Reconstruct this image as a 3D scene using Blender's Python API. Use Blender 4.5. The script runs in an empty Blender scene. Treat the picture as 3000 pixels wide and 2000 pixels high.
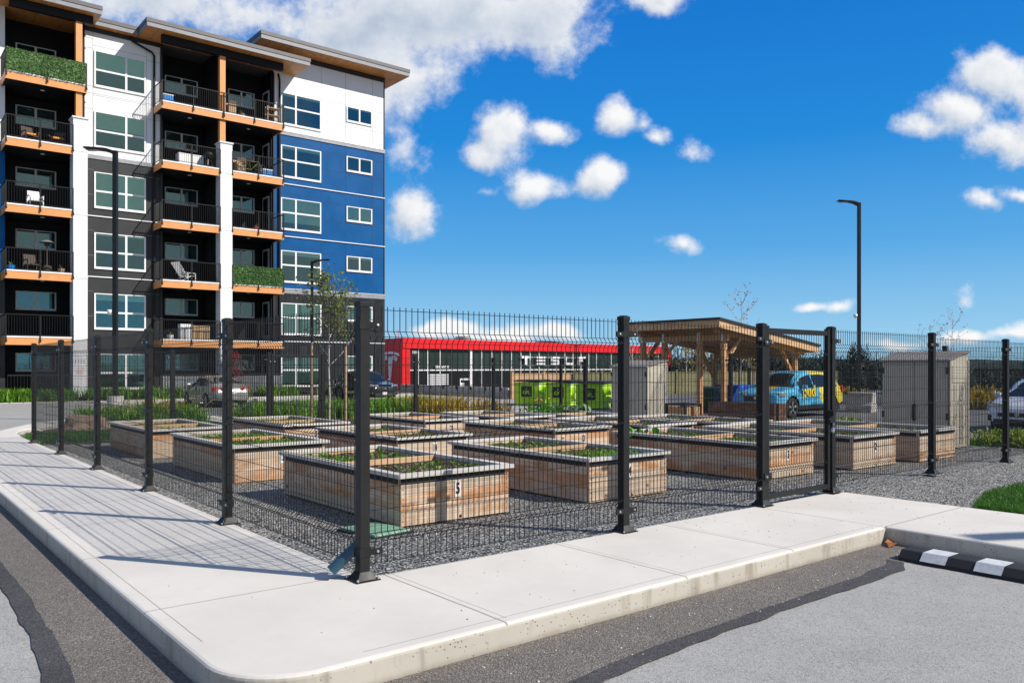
import bpy, bmesh, math, random
from mathutils import Vector, Matrix, geometry, noise
rnd = random.Random(11)
sc = bpy.context.scene
COL = sc.collection
rad = math.radians
PI = math.pi

# ------------------------------------------------------------------ materials
def nt_new(name):
    m = bpy.data.materials.new(name); m.use_nodes = True
    t = m.node_tree; t.nodes.clear()
    return m, t
def N(t, typ, ins=None, **at):
    n = t.nodes.new(typ)
    for k, v in at.items(): setattr(n, k, v)
    for k, v in (ins or {}).items():
        s = n.inputs[k]
        if isinstance(v, bpy.types.NodeSocket): t.links.new(v, s)
        else: s.default_value = v
    return n
def mth(t, op, a, b=0.0, c=0.0, clamp=False):
    n = N(t, 'ShaderNodeMath', {0: a, 1: b, 2: c}, operation=op); n.use_clamp = clamp
    return n.outputs[0]
def vm(t, op, a, b=(0, 0, 0)):
    n = N(t, 'ShaderNodeVectorMath', {0: a, 1: b}, operation=op)
    return n.outputs[1] if op in ('LENGTH', 'DOT_PRODUCT', 'DISTANCE') else n.outputs[0]
def sstep(t, x, a, b):
    n = N(t, 'ShaderNodeMapRange', {0: x, 1: a, 2: b, 3: 0.0, 4: 1.0}, interpolation_type='SMOOTHSTEP'); return n.outputs[0]
def mixc(t, f, a, b, mode='MIX'):
    n = N(t, 'ShaderNodeMix', None, data_type='RGBA', blend_type=mode)
    for i, v in ((0, f), (6, a), (7, b)):
        s = n.inputs[i]
        if isinstance(v, bpy.types.NodeSocket): t.links.new(v, s)
        else: s.default_value = v if i == 0 else (*v[:3], 1)
    return n.outputs[2]
def ocoord(t):
    tc = N(t, 'ShaderNodeTexCoord'); oi = N(t, 'ShaderNodeObjectInfo')
    off = vm(t, 'SCALE', (13.0, 7.0, 5.0)); off.node.inputs[3].default_value = 1.0
    t.links.new(oi.outputs['Random'], off.node.inputs[3])
    return vm(t, 'ADD', tc.outputs['Object'], off)
def nz(t, vec, scale, detail=3.0, rough=.55):
    return N(t, 'ShaderNodeTexNoise', {'Vector': vec, 'Scale': scale, 'Detail': detail, 'Roughness': rough}).outputs[0]
def fin(m, t, col, rough=.6, metal=0.0, bump=None, bstr=.3, bdist=.01, spec=.5, coat=0.0):
    b = N(t, 'ShaderNodeBsdfPrincipled', {'Roughness': rough, 'Metallic': metal, 'Specular IOR Level': spec, 'Coat Weight': coat})
    if isinstance(col, bpy.types.NodeSocket): t.links.new(col, b.inputs['Base Color'])
    else: b.inputs['Base Color'].default_value = (*col, 1)
    if bump is not None:
        bn = N(t, 'ShaderNodeBump', {'Height': bump, 'Strength': bstr, 'Distance': bdist}); t.links.new(bn.outputs[0], b.inputs['Normal'])
    o = N(t, 'ShaderNodeOutputMaterial'); t.links.new(b.outputs[0], o.inputs[0])
    return m
def plain(name, col, rough=.5, metal=0.0, var=.12, vs=4.0, bump=0.0, bs=120.0, spec=.5, coat=0.0):
    m, t = nt_new(name); v = ocoord(t)
    n1 = nz(t, v, vs, 5); n2 = nz(t, v, vs*14, 2)
    s = mth(t, 'ADD', mth(t, 'MULTIPLY', n1, .7), mth(t, 'MULTIPLY', n2, .3))
    f = N(t, 'ShaderNodeMapRange', {0: s, 1: .3, 2: .7, 3: 1-var, 4: 1+var}).outputs[0]
    c = mixc(t, 1.0, col, (1, 1, 1), 'MULTIPLY'); cc = N(t, 'ShaderNodeVectorMath', {0: c}, operation='SCALE'); t.links.new(f, cc.inputs[3])
    r = N(t, 'ShaderNodeMapRange', {0: n1, 1: .3, 2: .7, 3: max(.02, rough-.08), 4: min(1, rough+.08)}).outputs[0]
    return fin(m, t, cc.outputs[0], r, metal, nz(t, v, bs, 3) if bump else None, bump, .004, spec, coat)

def wood(name, dark, mid, light, knots=True, rough=.75, grey=.0):
    """planks: grain follows the UV (u along the board, metres), pv = random number of the board"""
    m, t = nt_new(name)
    uv = N(t, 'ShaderNodeUVMap').outputs[0]
    pv = N(t, 'ShaderNodeAttribute', None, attribute_name='pv').outputs['Fac']
    oi = N(t, 'ShaderNodeObjectInfo').outputs['Random']
    sh = mth(t, 'ADD', mth(t, 'MULTIPLY', pv, 37.0), mth(t, 'MULTIPLY', oi, 91.0))
    comb = N(t, 'ShaderNodeCombineXYZ', {0: sh, 1: sh, 2: sh}).outputs[0]
    p = vm(t, 'ADD', uv, comb)
    g1 = nz(t, vm(t, 'MULTIPLY', p, (1.3, 38, 1)), 1.0, 5, .6)
    warp = nz(t, vm(t, 'MULTIPLY', p, (1.6, 7, 1)), 1.0, 3)
    g2 = N(t, 'ShaderNodeTexWave', {'Vector': vm(t, 'MULTIPLY', p, (.5, 9, 1)), 'Scale': 1.6, 'Distortion': 9.0, 'Detail': 2.0, 'Detail Scale': .7}, wave_type='BANDS', bands_direction='Y').outputs[1]
    tone = N(t, 'ShaderNodeTexWhiteNoise', {1: sh}, noise_dimensions='1D').outputs[0]
    blot = nz(t, vm(t, 'MULTIPLY', p, (2.6, 6, 1)), 1.0, 5, .65)
    c = mixc(t, sstep(t, g1, .3, .7), mid, light)
    c = mixc(t, mth(t, 'MULTIPLY', sstep(t, g2, .35, .95), .45), c, dark)
    c = mixc(t, mth(t, 'MULTIPLY', sstep(t, mth(t, 'ADD', blot, mth(t, 'MULTIPLY', tone, .4)), .6, .9), .9), c, dark)
    if grey: c = mixc(t, mth(t, 'MULTIPLY', sstep(t, warp, .35, .65), grey), c, (.52, .5, .47))
    if knots:
        vo = N(t, 'ShaderNodeTexVoronoi', {'Vector': vm(t, 'MULTIPLY', p, (2.2, 3.4, 1)), 'Scale': 1.0, 'Randomness': 1.0}, voronoi_dimensions='2D').outputs[0]
        k = mth(t, 'MULTIPLY', mth(t, 'SUBTRACT', 1.0, sstep(t, vo, .035, .1)), sstep(t, nz(t, vm(t, 'ADD', p, (9, 4, 2)), 1.1, 1), .48, .53))
        c = mixc(t, mth(t, 'MULTIPLY', k, .8), c, tuple(x*.35 for x in dark))
    vv = N(t, 'ShaderNodeVectorMath', {0: c}, operation='SCALE')
    t.links.new(N(t, 'ShaderNodeMapRange', {0: tone, 1: 0., 2: 1., 3: .8, 4: 1.2}).outputs[0], vv.inputs[3])
    return fin(m, t, vv.outputs[0], rough, 0, g1, .35, .004, .3)

M = {}
M['black'] = plain('black_powder_coat', (.011, .0115, .012), .5, 0, .15, 8, .12, 900, spec=.3)
M['wire'] = plain('black_wire_coat', (.008, .0085, .01), .5, 0, .1, spec=.3)
M['galv'] = plain('galvanised_steel', (.5, .51, .52), .4, .8, .15, 20)
M['cedar'] = wood('weathered_cedar_boards', (.42, .175, .055), (.58, .43, .29), (.78, .65, .5), True, .78, .22)
M['cap'] = wood('grey_weathered_cap_boards', (.42, .38, .34), (.62, .59, .54), (.74, .71, .66), False, .8, .2)
M['freshwood'] = wood('pale_new_lumber', (.5, .27, .13), (.58, .38, .22), (.66, .47, .3), True, .7)
M['timber'] = wood('golden_timber', (.42, .2, .08), (.52, .3, .14), (.6, .38, .2), True, .6)
M['brownwood'] = wood('dark_brown_boards', (.1, .05, .03), (.2, .11, .07), (.27, .16, .11), True, .75)  # dark brown tones for the long planter
M['greenfence'] = wood('olive_boards', (.14, .13, .06), (.21, .2, .105), (.28, .26, .15), True, .8)  # darker and greener than the pale boards
M['soffit'] = wood('cedar_soffit', (.45, .17, .04), (.62, .27, .08), (.68, .32, .1), False, .45)
M['orange'] = plain('orange_wood_panel', (.68, .3, .1), .5, 0, .08, 3)
M['white'] = plain('white_panel', (.78, .79, .8), .5, 0, .04, 1.2)
M['whitepaint'] = plain('white_paint', (.8, .8, .8), .45, 0, .05, 3)
M['offwhite'] = plain('white_column', (.74, .75, .77), .5, 0, .04, 1.5)
M['blue'] = plain('blue_panel', (.0, .085, .27), .45, 0, .14, .9, spec=.2)
M['charcoal'] = plain('charcoal_panel', (.02, .0215, .0235), .5, 0, .12, 1.0)
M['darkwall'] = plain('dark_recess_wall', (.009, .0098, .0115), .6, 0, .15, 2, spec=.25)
M['seamgrey'] = plain('panel_joint_grey', (.33, .34, .36), .6)
M['seamdark'] = plain('panel_joint_dark', (.02, .022, .025), .6)
M['seamblue'] = plain('panel_joint_blue', (.02, .04, .09), .6)
M['metalgrey'] = plain('grey_metal_trim', (.3, .31, .33), .45, .3, .1, 6)
M['taupe'] = plain('taupe_roof_edge', (.12, .11, .112), .5, .2, .06, 2)
M['rooflight'] = plain('silver_roof_edge', (.22, .23, .245), .5, .2, .2, 3)
M['corr'] = plain('dark_corrugated_metal', (.05, .053, .06), .42, .3, .1, 3)
M['corrlight'] = plain('grey_corrugated_metal', (.3, .31, .33), .4, .5, .1, 3)
M['frame'] = plain('white_window_frame', (.8, .8, .8), .4, 0, .03)
M['blind'] = plain('pale_window_blind', (.72, .78, .68), .8, 0, .05)
M['red'] = plain('bright_red_cladding', (.72, .008, .012), .35, 0, .05, 1)
M['redshade'] = plain('red_cladding_shaded', (.62, .008, .012), .35, 0, .05, 1)  # same red cladding, shade of the sunless side put into the colour
M['beige'] = plain('beige_resin', (.46, .42, .34), .55, 0, .06, 3)
M['beigedark'] = plain('taupe_resin_lid', (.2, .18, .165), .6, 0, .08, 3)
M['lime'] = plain('lime_green_steel', (.46, .76, .01), .38, 0, .1, 3)
M['rubber'] = plain('black_rubber', (.015, .015, .016), .75, 0, .2, 10, .3, 300)
M['reflect'] = plain('white_reflective_sheet', (.55, .56, .56), .6, 0, .18, 30, .2, 400)
M['plastic'] = plain('black_plastic', (.02, .02, .022), .5)
M['greenlid'] = plain('green_plastic_lid', (.2, .38, .26), .55, 0, .12, 8, .2, 200)
M['bluepipe'] = plain('blue_plastic', (.02, .065, .1), .4, 0, .2, 8)
M['tarp'] = plain('blue_tarpaulin', (.01, .09, .5), .4, 0, .2, 3)
M['bin'] = plain('dark_green_bin', (.02, .09, .04), .5)
M['leafbrown'] = plain('dry_leaf', (.32, .11, .03), .7, 0, .3, 30)
M['redsign'] = plain('red_sign_ink', (.6, .05, .05), .6)
M['bark'] = plain('bark', (.16, .11, .075), .85, 0, .25, 9, .5, 60)
M['birchbark'] = plain('pale_bark', (.5, .46, .4), .8, 0, .25, 9)
M['stake'] = plain('wooden_stake', (.42, .28, .17), .8, 0, .2, 6)
M['brass'] = plain('padlock_metal', (.55, .5, .4), .35, .8)
M['tyre'] = plain('tyre_rubber', (.018, .018, .019), .8, 0, .2, 20)
M['rim'] = plain('alloy_rim', (.55, .56, .58), .3, .8, .05)
M['chrome'] = plain('chrome', (.7, .7, .7), .15, 1.0, .02)
M['underbody'] = plain('underbody', (.01, .01, .01), .8)
M['silver'] = plain('silver_car_paint', (.42, .4, .37), .32, .6, .03, 3, coat=.6)
M['carblack'] = plain('black_car_paint', (.006, .007, .009), .18, .1, .03, 3, coat=1.0)
M['carwhite'] = plain('white_car_paint', (.72, .73, .76), .25, 0, .02, 3, coat=.8)
M['lampred'] = plain('red_tail_lamp', (.5, .01, .012), .2, 0, .1, 20, coat=.8)
M['lampclear'] = plain('clear_head_lamp', (.6, .62, .65), .12, .5, .2, 30, coat=1.0)
M['wicker'] = plain('brown_wicker', (.07, .05, .04), .8, 0, .3, 40)
M['cardboard'] = plain('cardboard', (.42, .28, .16), .85, 0, .12, 6)
M['coolblue'] = plain('blue_cooler', (.01, .2, .6), .4)
M['petalorange'] = plain('orange_petals', (.8, .3, .02), .6, 0, .2, 30)
M['concblock'] = plain('concrete_block', (.42, .4, .37), .85, 0, .15, 3, .5, 50)

def leafmat(name, a, b, c):
    m, t = nt_new(name)
    v = ocoord(t)
    pv = N(t, 'ShaderNodeAttribute', None, attribute_name='pv').outputs['Fac']
    r = N(t, 'ShaderNodeTexWhiteNoise', {1: mth(t, 'MULTIPLY', pv, 977.0)}, noise_dimensions='1D').outputs[0]
    f = mth(t, 'ADD', mth(t, 'MULTIPLY', r, .7), mth(t, 'MULTIPLY', nz(t, v, 3.0, 2), .35))
    col = mixc(t, sstep(t, f, .1, .55), a, b); col = mixc(t, sstep(t, f, .6, .95), col, c)
    b_ = N(t, 'ShaderNodeBsdfPrincipled', {'Base Color': col, 'Roughness': .5, 'Specular IOR Level': .35})
    tr = N(t, 'ShaderNodeBsdfTranslucent', {'Color': col})
    mx = N(t, 'ShaderNodeMixShader', {0: .35, 1: b_.outputs[0], 2: tr.outputs[0]})
    o = N(t, 'ShaderNodeOutputMaterial', {0: mx.outputs[0]})
    return m
M['grass'] = leafmat('grass_blades', (.03, .1, .012), (.065, .19, .022), (.12, .27, .035))
M['iris'] = leafmat('iris_leaves', (.05, .14, .015), (.17, .36, .03), (.34, .52, .06))
M['seedling'] = leafmat('seedling_leaves', (.08, .2, .02), (.2, .4, .04), (.34, .52, .08))
M['lushleaf'] = leafmat('lush_leaves', (.05, .17, .015), (.12, .33, .03), (.2, .45, .05))
M['kale'] = leafmat('grey_green_leaves', (.1, .19, .1), (.2, .32, .18), (.34, .45, .28))
M['maple'] = leafmat('maple_leaves', (.06, .11, .015), (.14, .19, .03), (.33, .17, .06))
M['redleaf'] = leafmat('red_maple_leaves', (.12, .01, .015), (.25, .03, .04), (.35, .07, .07))
M['goldleaf'] = leafmat('golden_leaves', (.25, .17, .02), (.45, .32, .03), (.6, .42, .05))
M['conifer'] = leafmat('conifer_needles', (.016, .034, .026), (.03, .06, .04), (.06, .09, .06))
M['limeleaf'] = leafmat('lime_shrub_leaves', (.14, .22, .015), (.28, .38, .03), (.42, .48, .05))
M['ivyleaf'] = leafmat('ivy_screen_leaves', (.012, .05, .012), (.06, .18, .03), (.3, .42, .18))
M['budleaf'] = leafmat('bud_leaves', (.09, .05, .04), (.16, .1, .06), (.2, .17, .06))
M['moundgrass'] = leafmat('dark_shrubs', (.02, .05, .015), (.05, .09, .025), (.1, .14, .04))

def concrete(name, base, joints=None, side=False):
    m, t = nt_new(name)
    tc = N(t, 'ShaderNodeTexCoord').outputs['Object']
    big = nz(t, tc, .9, 5, .6); fine = nz(t, tc, 90, 3); mid = nz(t, tc, 9, 4)
    brush = nz(t, vm(t, 'MULTIPLY', tc, (2.0, 160, 1)), 1.0, 2)
    c = mixc(t, sstep(t, big, .3, .75), tuple(x*.92 for x in base), tuple(min(1, x*1.05) for x in base))
    c = mixc(t, mth(t, 'MULTIPLY', sstep(t, mid, .55, .8), .25), c, tuple(x*.8 for x in base))
    c = mixc(t, mth(t, 'MULTIPLY', sstep(t, fine, .6, .85), .35), c, tuple(x*.62 for x in base))
    sp = N(t, 'ShaderNodeTexVoronoi', {'Vector': tc, 'Scale': 5.0}).outputs[0]
    spk = mth(t, 'MULTIPLY', mth(t, 'SUBTRACT', 1.0, sstep(t, sp, .03, .06)), sstep(t, nz(t, tc, 1.7, 1), .5, .6))
    c = mixc(t, mth(t, 'MULTIPLY', spk, .7), c, (.12, .1, .08))
    h = mth(t, 'ADD', mth(t, 'MULTIPLY', fine, .3), mth(t, 'MULTIPLY', brush, .5))
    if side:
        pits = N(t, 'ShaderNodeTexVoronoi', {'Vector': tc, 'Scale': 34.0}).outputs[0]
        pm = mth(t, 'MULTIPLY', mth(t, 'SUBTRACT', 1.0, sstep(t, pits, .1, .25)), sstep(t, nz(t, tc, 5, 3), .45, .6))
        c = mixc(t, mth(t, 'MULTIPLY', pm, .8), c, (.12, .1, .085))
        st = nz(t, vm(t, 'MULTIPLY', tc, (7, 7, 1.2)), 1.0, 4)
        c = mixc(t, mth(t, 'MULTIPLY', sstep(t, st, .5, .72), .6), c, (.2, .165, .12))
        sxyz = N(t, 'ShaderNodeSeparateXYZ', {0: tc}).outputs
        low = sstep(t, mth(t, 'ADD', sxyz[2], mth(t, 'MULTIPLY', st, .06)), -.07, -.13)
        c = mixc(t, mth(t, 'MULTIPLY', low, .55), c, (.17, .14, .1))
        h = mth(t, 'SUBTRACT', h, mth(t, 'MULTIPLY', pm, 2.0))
    if joints:
        sx = N(t, 'ShaderNodeSeparateXYZ', {0: tc}).outputs
        tot = None
        wob = mth(t, 'MULTIPLY', mth(t, 'SUBTRACT', nz(t, tc, 3, 2), .5), .012)
        for ax, pos, lo, hi, w in joints:   # scored line on axis ax at pos, between lo and hi on the other axis
            d = mth(t, 'ABSOLUTE', mth(t, 'ADD', mth(t, 'SUBTRACT', sx[ax], pos), wob))
            l = mth(t, 'SUBTRACT', 1.0, sstep(t, d, w*.5, w))
            o = sx[1-ax]
            l = mth(t, 'MULTIPLY', l, mth(t, 'MULTIPLY', mth(t, 'GREATER_THAN', o, lo), mth(t, 'LESS_THAN', o, hi)))
            tot = l if tot is None else mth(t, 'MAXIMUM', tot, l)
        c = mixc(t, mth(t, 'MULTIPLY', tot, .72), c, (.17, .15, .13))
        h = mth(t, 'SUBTRACT', h, mth(t, 'MULTIPLY', tot, 4.0))
    return fin(m, t, c, .85, 0, h, .35, .004, .3)
J = []
for y in (.16, 1.87, 3.35, 4.7, 6.1, 7.5, 8.9, 10.3, 11.7): J.append((1, y, -1.4, .06, .008))
for x in (.18, 1.8, 3.13, 4.63): J.append((0, x, -1.4, .1, .009))
J += [(1, -1.37, 4.63, 6.4, .009), (0, -1.29, -.6, 14, .004), (1, -1.28, -.7, 4.6, .004), (0, 4.73, -6, -1.37, .004), (1, .012, .2, 6.2, .004), (0, -.0, .3, 13, .004),
      (1, -3.0, 4.6, 6.4, .009), (1, -4.6, 4.6, 6.4, .009), (0, .235, -1.3, .1, .004), (0, 3.19, -1.3, .1, .004), (0, 1.86, -1.3, .1, .004)]
M['conc'] = concrete('pavement_concrete', (.62, .585, .53), J)
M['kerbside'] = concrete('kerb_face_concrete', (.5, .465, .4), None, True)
M['concpale'] = concrete('pale_concrete', (.5, .485, .455))
M['padconc'] = concrete('lot_concrete', (.36, .345, .325))

def asphalt(name, base, stone, bump=.5, scale=140.0, patch=.15):
    m, t = nt_new(name)
    tc = N(t, 'ShaderNodeTexCoord').outputs['Object']
    vo = N(t, 'ShaderNodeTexVoronoi', {'Vector': tc, 'Scale': scale})
    cr = N(t, 'ShaderNodeSeparateColor', {0: vo.outputs[1]}).outputs[0]
    big = nz(t, tc, .55, 6, .65); mid = nz(t, tc, 4, 5, .6); fine = nz(t, tc, 38, 4, .7)
    c = mixc(t, sstep(t, cr, .25, .95), tuple(x*.62 for x in base), stone)
    c = mixc(t, sstep(t, fine, .35, .7), c, base)
    k = mth(t, 'ADD', mth(t, 'MULTIPLY', big, .6), mth(t, 'MULTIPLY', mid, .4))
    f = N(t, 'ShaderNodeMapRange', {0: k, 1: .32, 2: .68, 3: 1-patch, 4: 1+patch}).outputs[0]
    cc = N(t, 'ShaderNodeVectorMath', {0: c}, operation='SCALE'); t.links.new(f, cc.inputs[3])
    c = cc.outputs[0]
    sp = N(t, 'ShaderNodeTexVoronoi', {'Vector': tc, 'Scale': 16.0}).outputs[0]
    spk = mth(t, 'MULTIPLY', mth(t, 'SUBTRACT', 1.0, sstep(t, sp, .06, .1)), sstep(t, mid, .5, .62))
    c = mixc(t, mth(t, 'MULTIPLY', spk, .6), c, (.5, .46, .4))
    stn = nz(t, vm(t, 'ADD', tc, (31, 17, 3)), 1.3, 4, .6)
    c = mixc(t, mth(t, 'MULTIPLY', sstep(t, stn, .62, .8), .3), c, tuple(x*.55 for x in base))
    h = mth(t, 'ADD', vo.outputs[0], mth(t, 'MULTIPLY', fine, .8))
    return fin(m, t, c, .85, 0, h, bump, .006, .35)
M['asph'] = asphalt('old_grey_asphalt', (.34, .335, .32), (.43, .42, .4), .3, 170, .12)
M['asphnew'] = asphalt('coarse_brown_asphalt', (.15, .134, .12), (.27, .245, .215), .9, 110, .16)
M['seal'] = asphalt('dark_tar_seal', (.058, .055, .057), (.1, .098, .1), .5, 120, .25)

def gravelmat():
    m, t = nt_new('crushed_gravel')
    tc = N(t, 'ShaderNodeTexCoord').outputs['Object']
    w = N(t, 'ShaderNodeTexNoise', {'Vector': tc, 'Scale': 30.0, 'Detail': 2.0}).outputs[1]
    p = vm(t, 'ADD', tc, vm(t, 'MULTIPLY', w, (.012, .012, .012)))
    v1 = N(t, 'ShaderNodeTexVoronoi', {'Vector': p, 'Scale': 52.0})
    cs = N(t, 'ShaderNodeSeparateColor', {0: v1.outputs[1]}).outputs
    c = mixc(t, sstep(t, cs[0], .1, .9), (.075, .078, .076), (.42, .415, .39))
    c = mixc(t, sstep(t, cs[1], .8, .88), c, (.62, .6, .55))
    c = mixc(t, mth(t, 'MULTIPLY', sstep(t, cs[2], .88, .95), .7), c, (.22, .17, .11))
    big = nz(t, tc, 1.2, 4)
    c = mixc(t, mth(t, 'MULTIPLY', sstep(t, big, .45, .75), .3), c, (.2, .195, .18))
    c = mixc(t, sstep(t, v1.outputs[0], .45, .75), c, (.02, .021, .022))
    h = mth(t, 'SUBTRACT', mth(t, 'MULTIPLY', cs[1], .6), v1.outputs[0])
    return fin(m, t, c, .8, 0, h, 1.0, .012, .3)
M['gravel'] = gravelmat()
def soilmat():
    m, t = nt_new('garden_soil')
    tc = ocoord(t)
    v1 = N(t, 'ShaderNodeTexVoronoi', {'Vector': tc, 'Scale': 45.0})
    cs = N(t, 'ShaderNodeSeparateColor', {0: v1.outputs[1]}).outputs
    c = mixc(t, sstep(t, cs[0], .3, .95), (.025, .017, .012), (.12, .085, .06))
    c = mixc(t, sstep(t, cs[1], .78, .86), c, (.34, .28, .21))
    c = mixc(t, mth(t, 'MULTIPLY', sstep(t, nz(t, tc, 2.5, 3), .55, .75), .5), c, (.14, .1, .07))
    return fin(m, t, c, .95, 0, mth(t, 'SUBTRACT', nz(t, tc, 14, 4), v1.outputs[0]), 1.0, .03, .1)
M['soil'] = soilmat()
def terrainmat():
    m, t = nt_new('far_ground')
    tc = N(t, 'ShaderNodeTexCoord').outputs['Object']
    r = vm(t, 'LENGTH', tc)
    n = nz(t, tc, .02, 5)
    far = mixc(t, n, (.03, .05, .02), (.09, .1, .045))
    near = mixc(t, nz(t, tc, .6, 5), (.085, .085, .087), (.14, .138, .135))
    near = mixc(t, mth(t, 'MULTIPLY', sstep(t, nz(t, tc, 60, 2), .4, .7), .4), near, (.2, .2, .19))
    c = mixc(t, sstep(t, r, 95, 115), near, far)
    return fin(m, t, c, .9, 0, nz(t, tc, 80, 2), .3, .01, .3)
M['terrain'] = terrainmat()
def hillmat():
    m, t = nt_new('haze_tinted_hill')
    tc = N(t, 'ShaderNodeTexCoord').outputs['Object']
    c = mixc(t, nz(t, tc, .03, 6), (.05, .075, .08), (.08, .11, .11))  # blue-grey of distance haze mixed into the forest colour
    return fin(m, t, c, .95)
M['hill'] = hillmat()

def glassmat(name, tint, back, refl, rough=.02):
    """insulated glass: part mirror-like coating, part tinted see-through"""
    m, t = nt_new(name)
    g = N(t, 'ShaderNodeBsdfGlossy', {'Color': (*refl, 1), 'Roughness': rough})
    tr = N(t, 'ShaderNodeBsdfTransparent', {'Color': (*tint, 1)})
    fr = N(t, 'ShaderNodeFresnel', {'IOR': 1.5}).outputs[0]
    f = mth(t, 'ADD', mth(t, 'MULTIPLY', fr, .9), back, clamp=True)
    mx = N(t, 'ShaderNodeMixShader', {0: f, 1: tr.outputs[0], 2: g.outputs[0]})
    N(t, 'ShaderNodeOutputMaterial', {0: mx.outputs[0]})
    return m
M['glass'] = glassmat('coated_window_glass', (.86, .94, .88), .085, (.6, .92, .95))
M['glassdark'] = plain('dark_window_glass', (.012, .017, .02), .06, 0, .2, 2, spec=.6)
M['glassgreen'] = plain('tree_reflection_glazing', (.024, .04, .034), .18, 0, .35, .12, spec=.3)  # dark green of mirrored trees painted in as the glass colour
M['glasslow'] = plain('dark_lower_glazing', (.01, .012, .013), .2, 0, .3, .3, spec=.3)  # darker glass below the transom
M['room'] = plain('unlit_room_paint', (.03, .045, .045), .9, 0, .4, 1.2)  # flat panel behind the panes, interior gloom painted as dark colour

def wrapmat():
    """vehicle wrap: blue nose and doors, yellow tail, orange swoosh on the bonnet (object coordinates, x forward)"""
    m, t = nt_new('blue_and_yellow_wrap')
    tc = N(t, 'ShaderNodeTexCoord').outputs['Object']
    s = N(t, 'ShaderNodeSeparateXYZ', {0: tc}).outputs
    n = nz(t, vm(t, 'MULTIPLY', tc, (2.2, 2.2, 5)), 1.0, 4)
    n2 = nz(t, vm(t, 'ADD', vm(t, 'MULTIPLY', tc, (3, 3, 7)), (4, 4, 4)), 1.0, 3)
    blue = mixc(t, sstep(t, n2, .38, .62), (.02, .3, .55), (.12, .5, .72))
    e = mth(t, 'ADD', mth(t, 'ADD', s[0], mth(t, 'MULTIPLY', s[2], -.35)), mth(t, 'MULTIPLY', mth(t, 'SUBTRACT', n, .5), .7))
    c = mixc(t, sstep(t, e, -.72, -.78), blue, (.75, .58, .01))
    hd = mth(t, 'ADD', s[1], mth(t, 'MULTIPLY', mth(t, 'SUBTRACT', n, .5), .6))
    band = mth(t, 'MULTIPLY', mth(t, 'MULTIPLY', sstep(t, hd, -.32, -.25), sstep(t, hd, .25, .18)), mth(t, 'MULTIPLY', sstep(t, s[2], .93, .97), mth(t, 'GREATER_THAN', s[0], .75)))
    c = mixc(t, band, c, (.8, .4, .01))
    return fin(m, t, c, .3, 0, None, 0, 0, .5, .5)
M['wrap'] = wrapmat()

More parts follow.
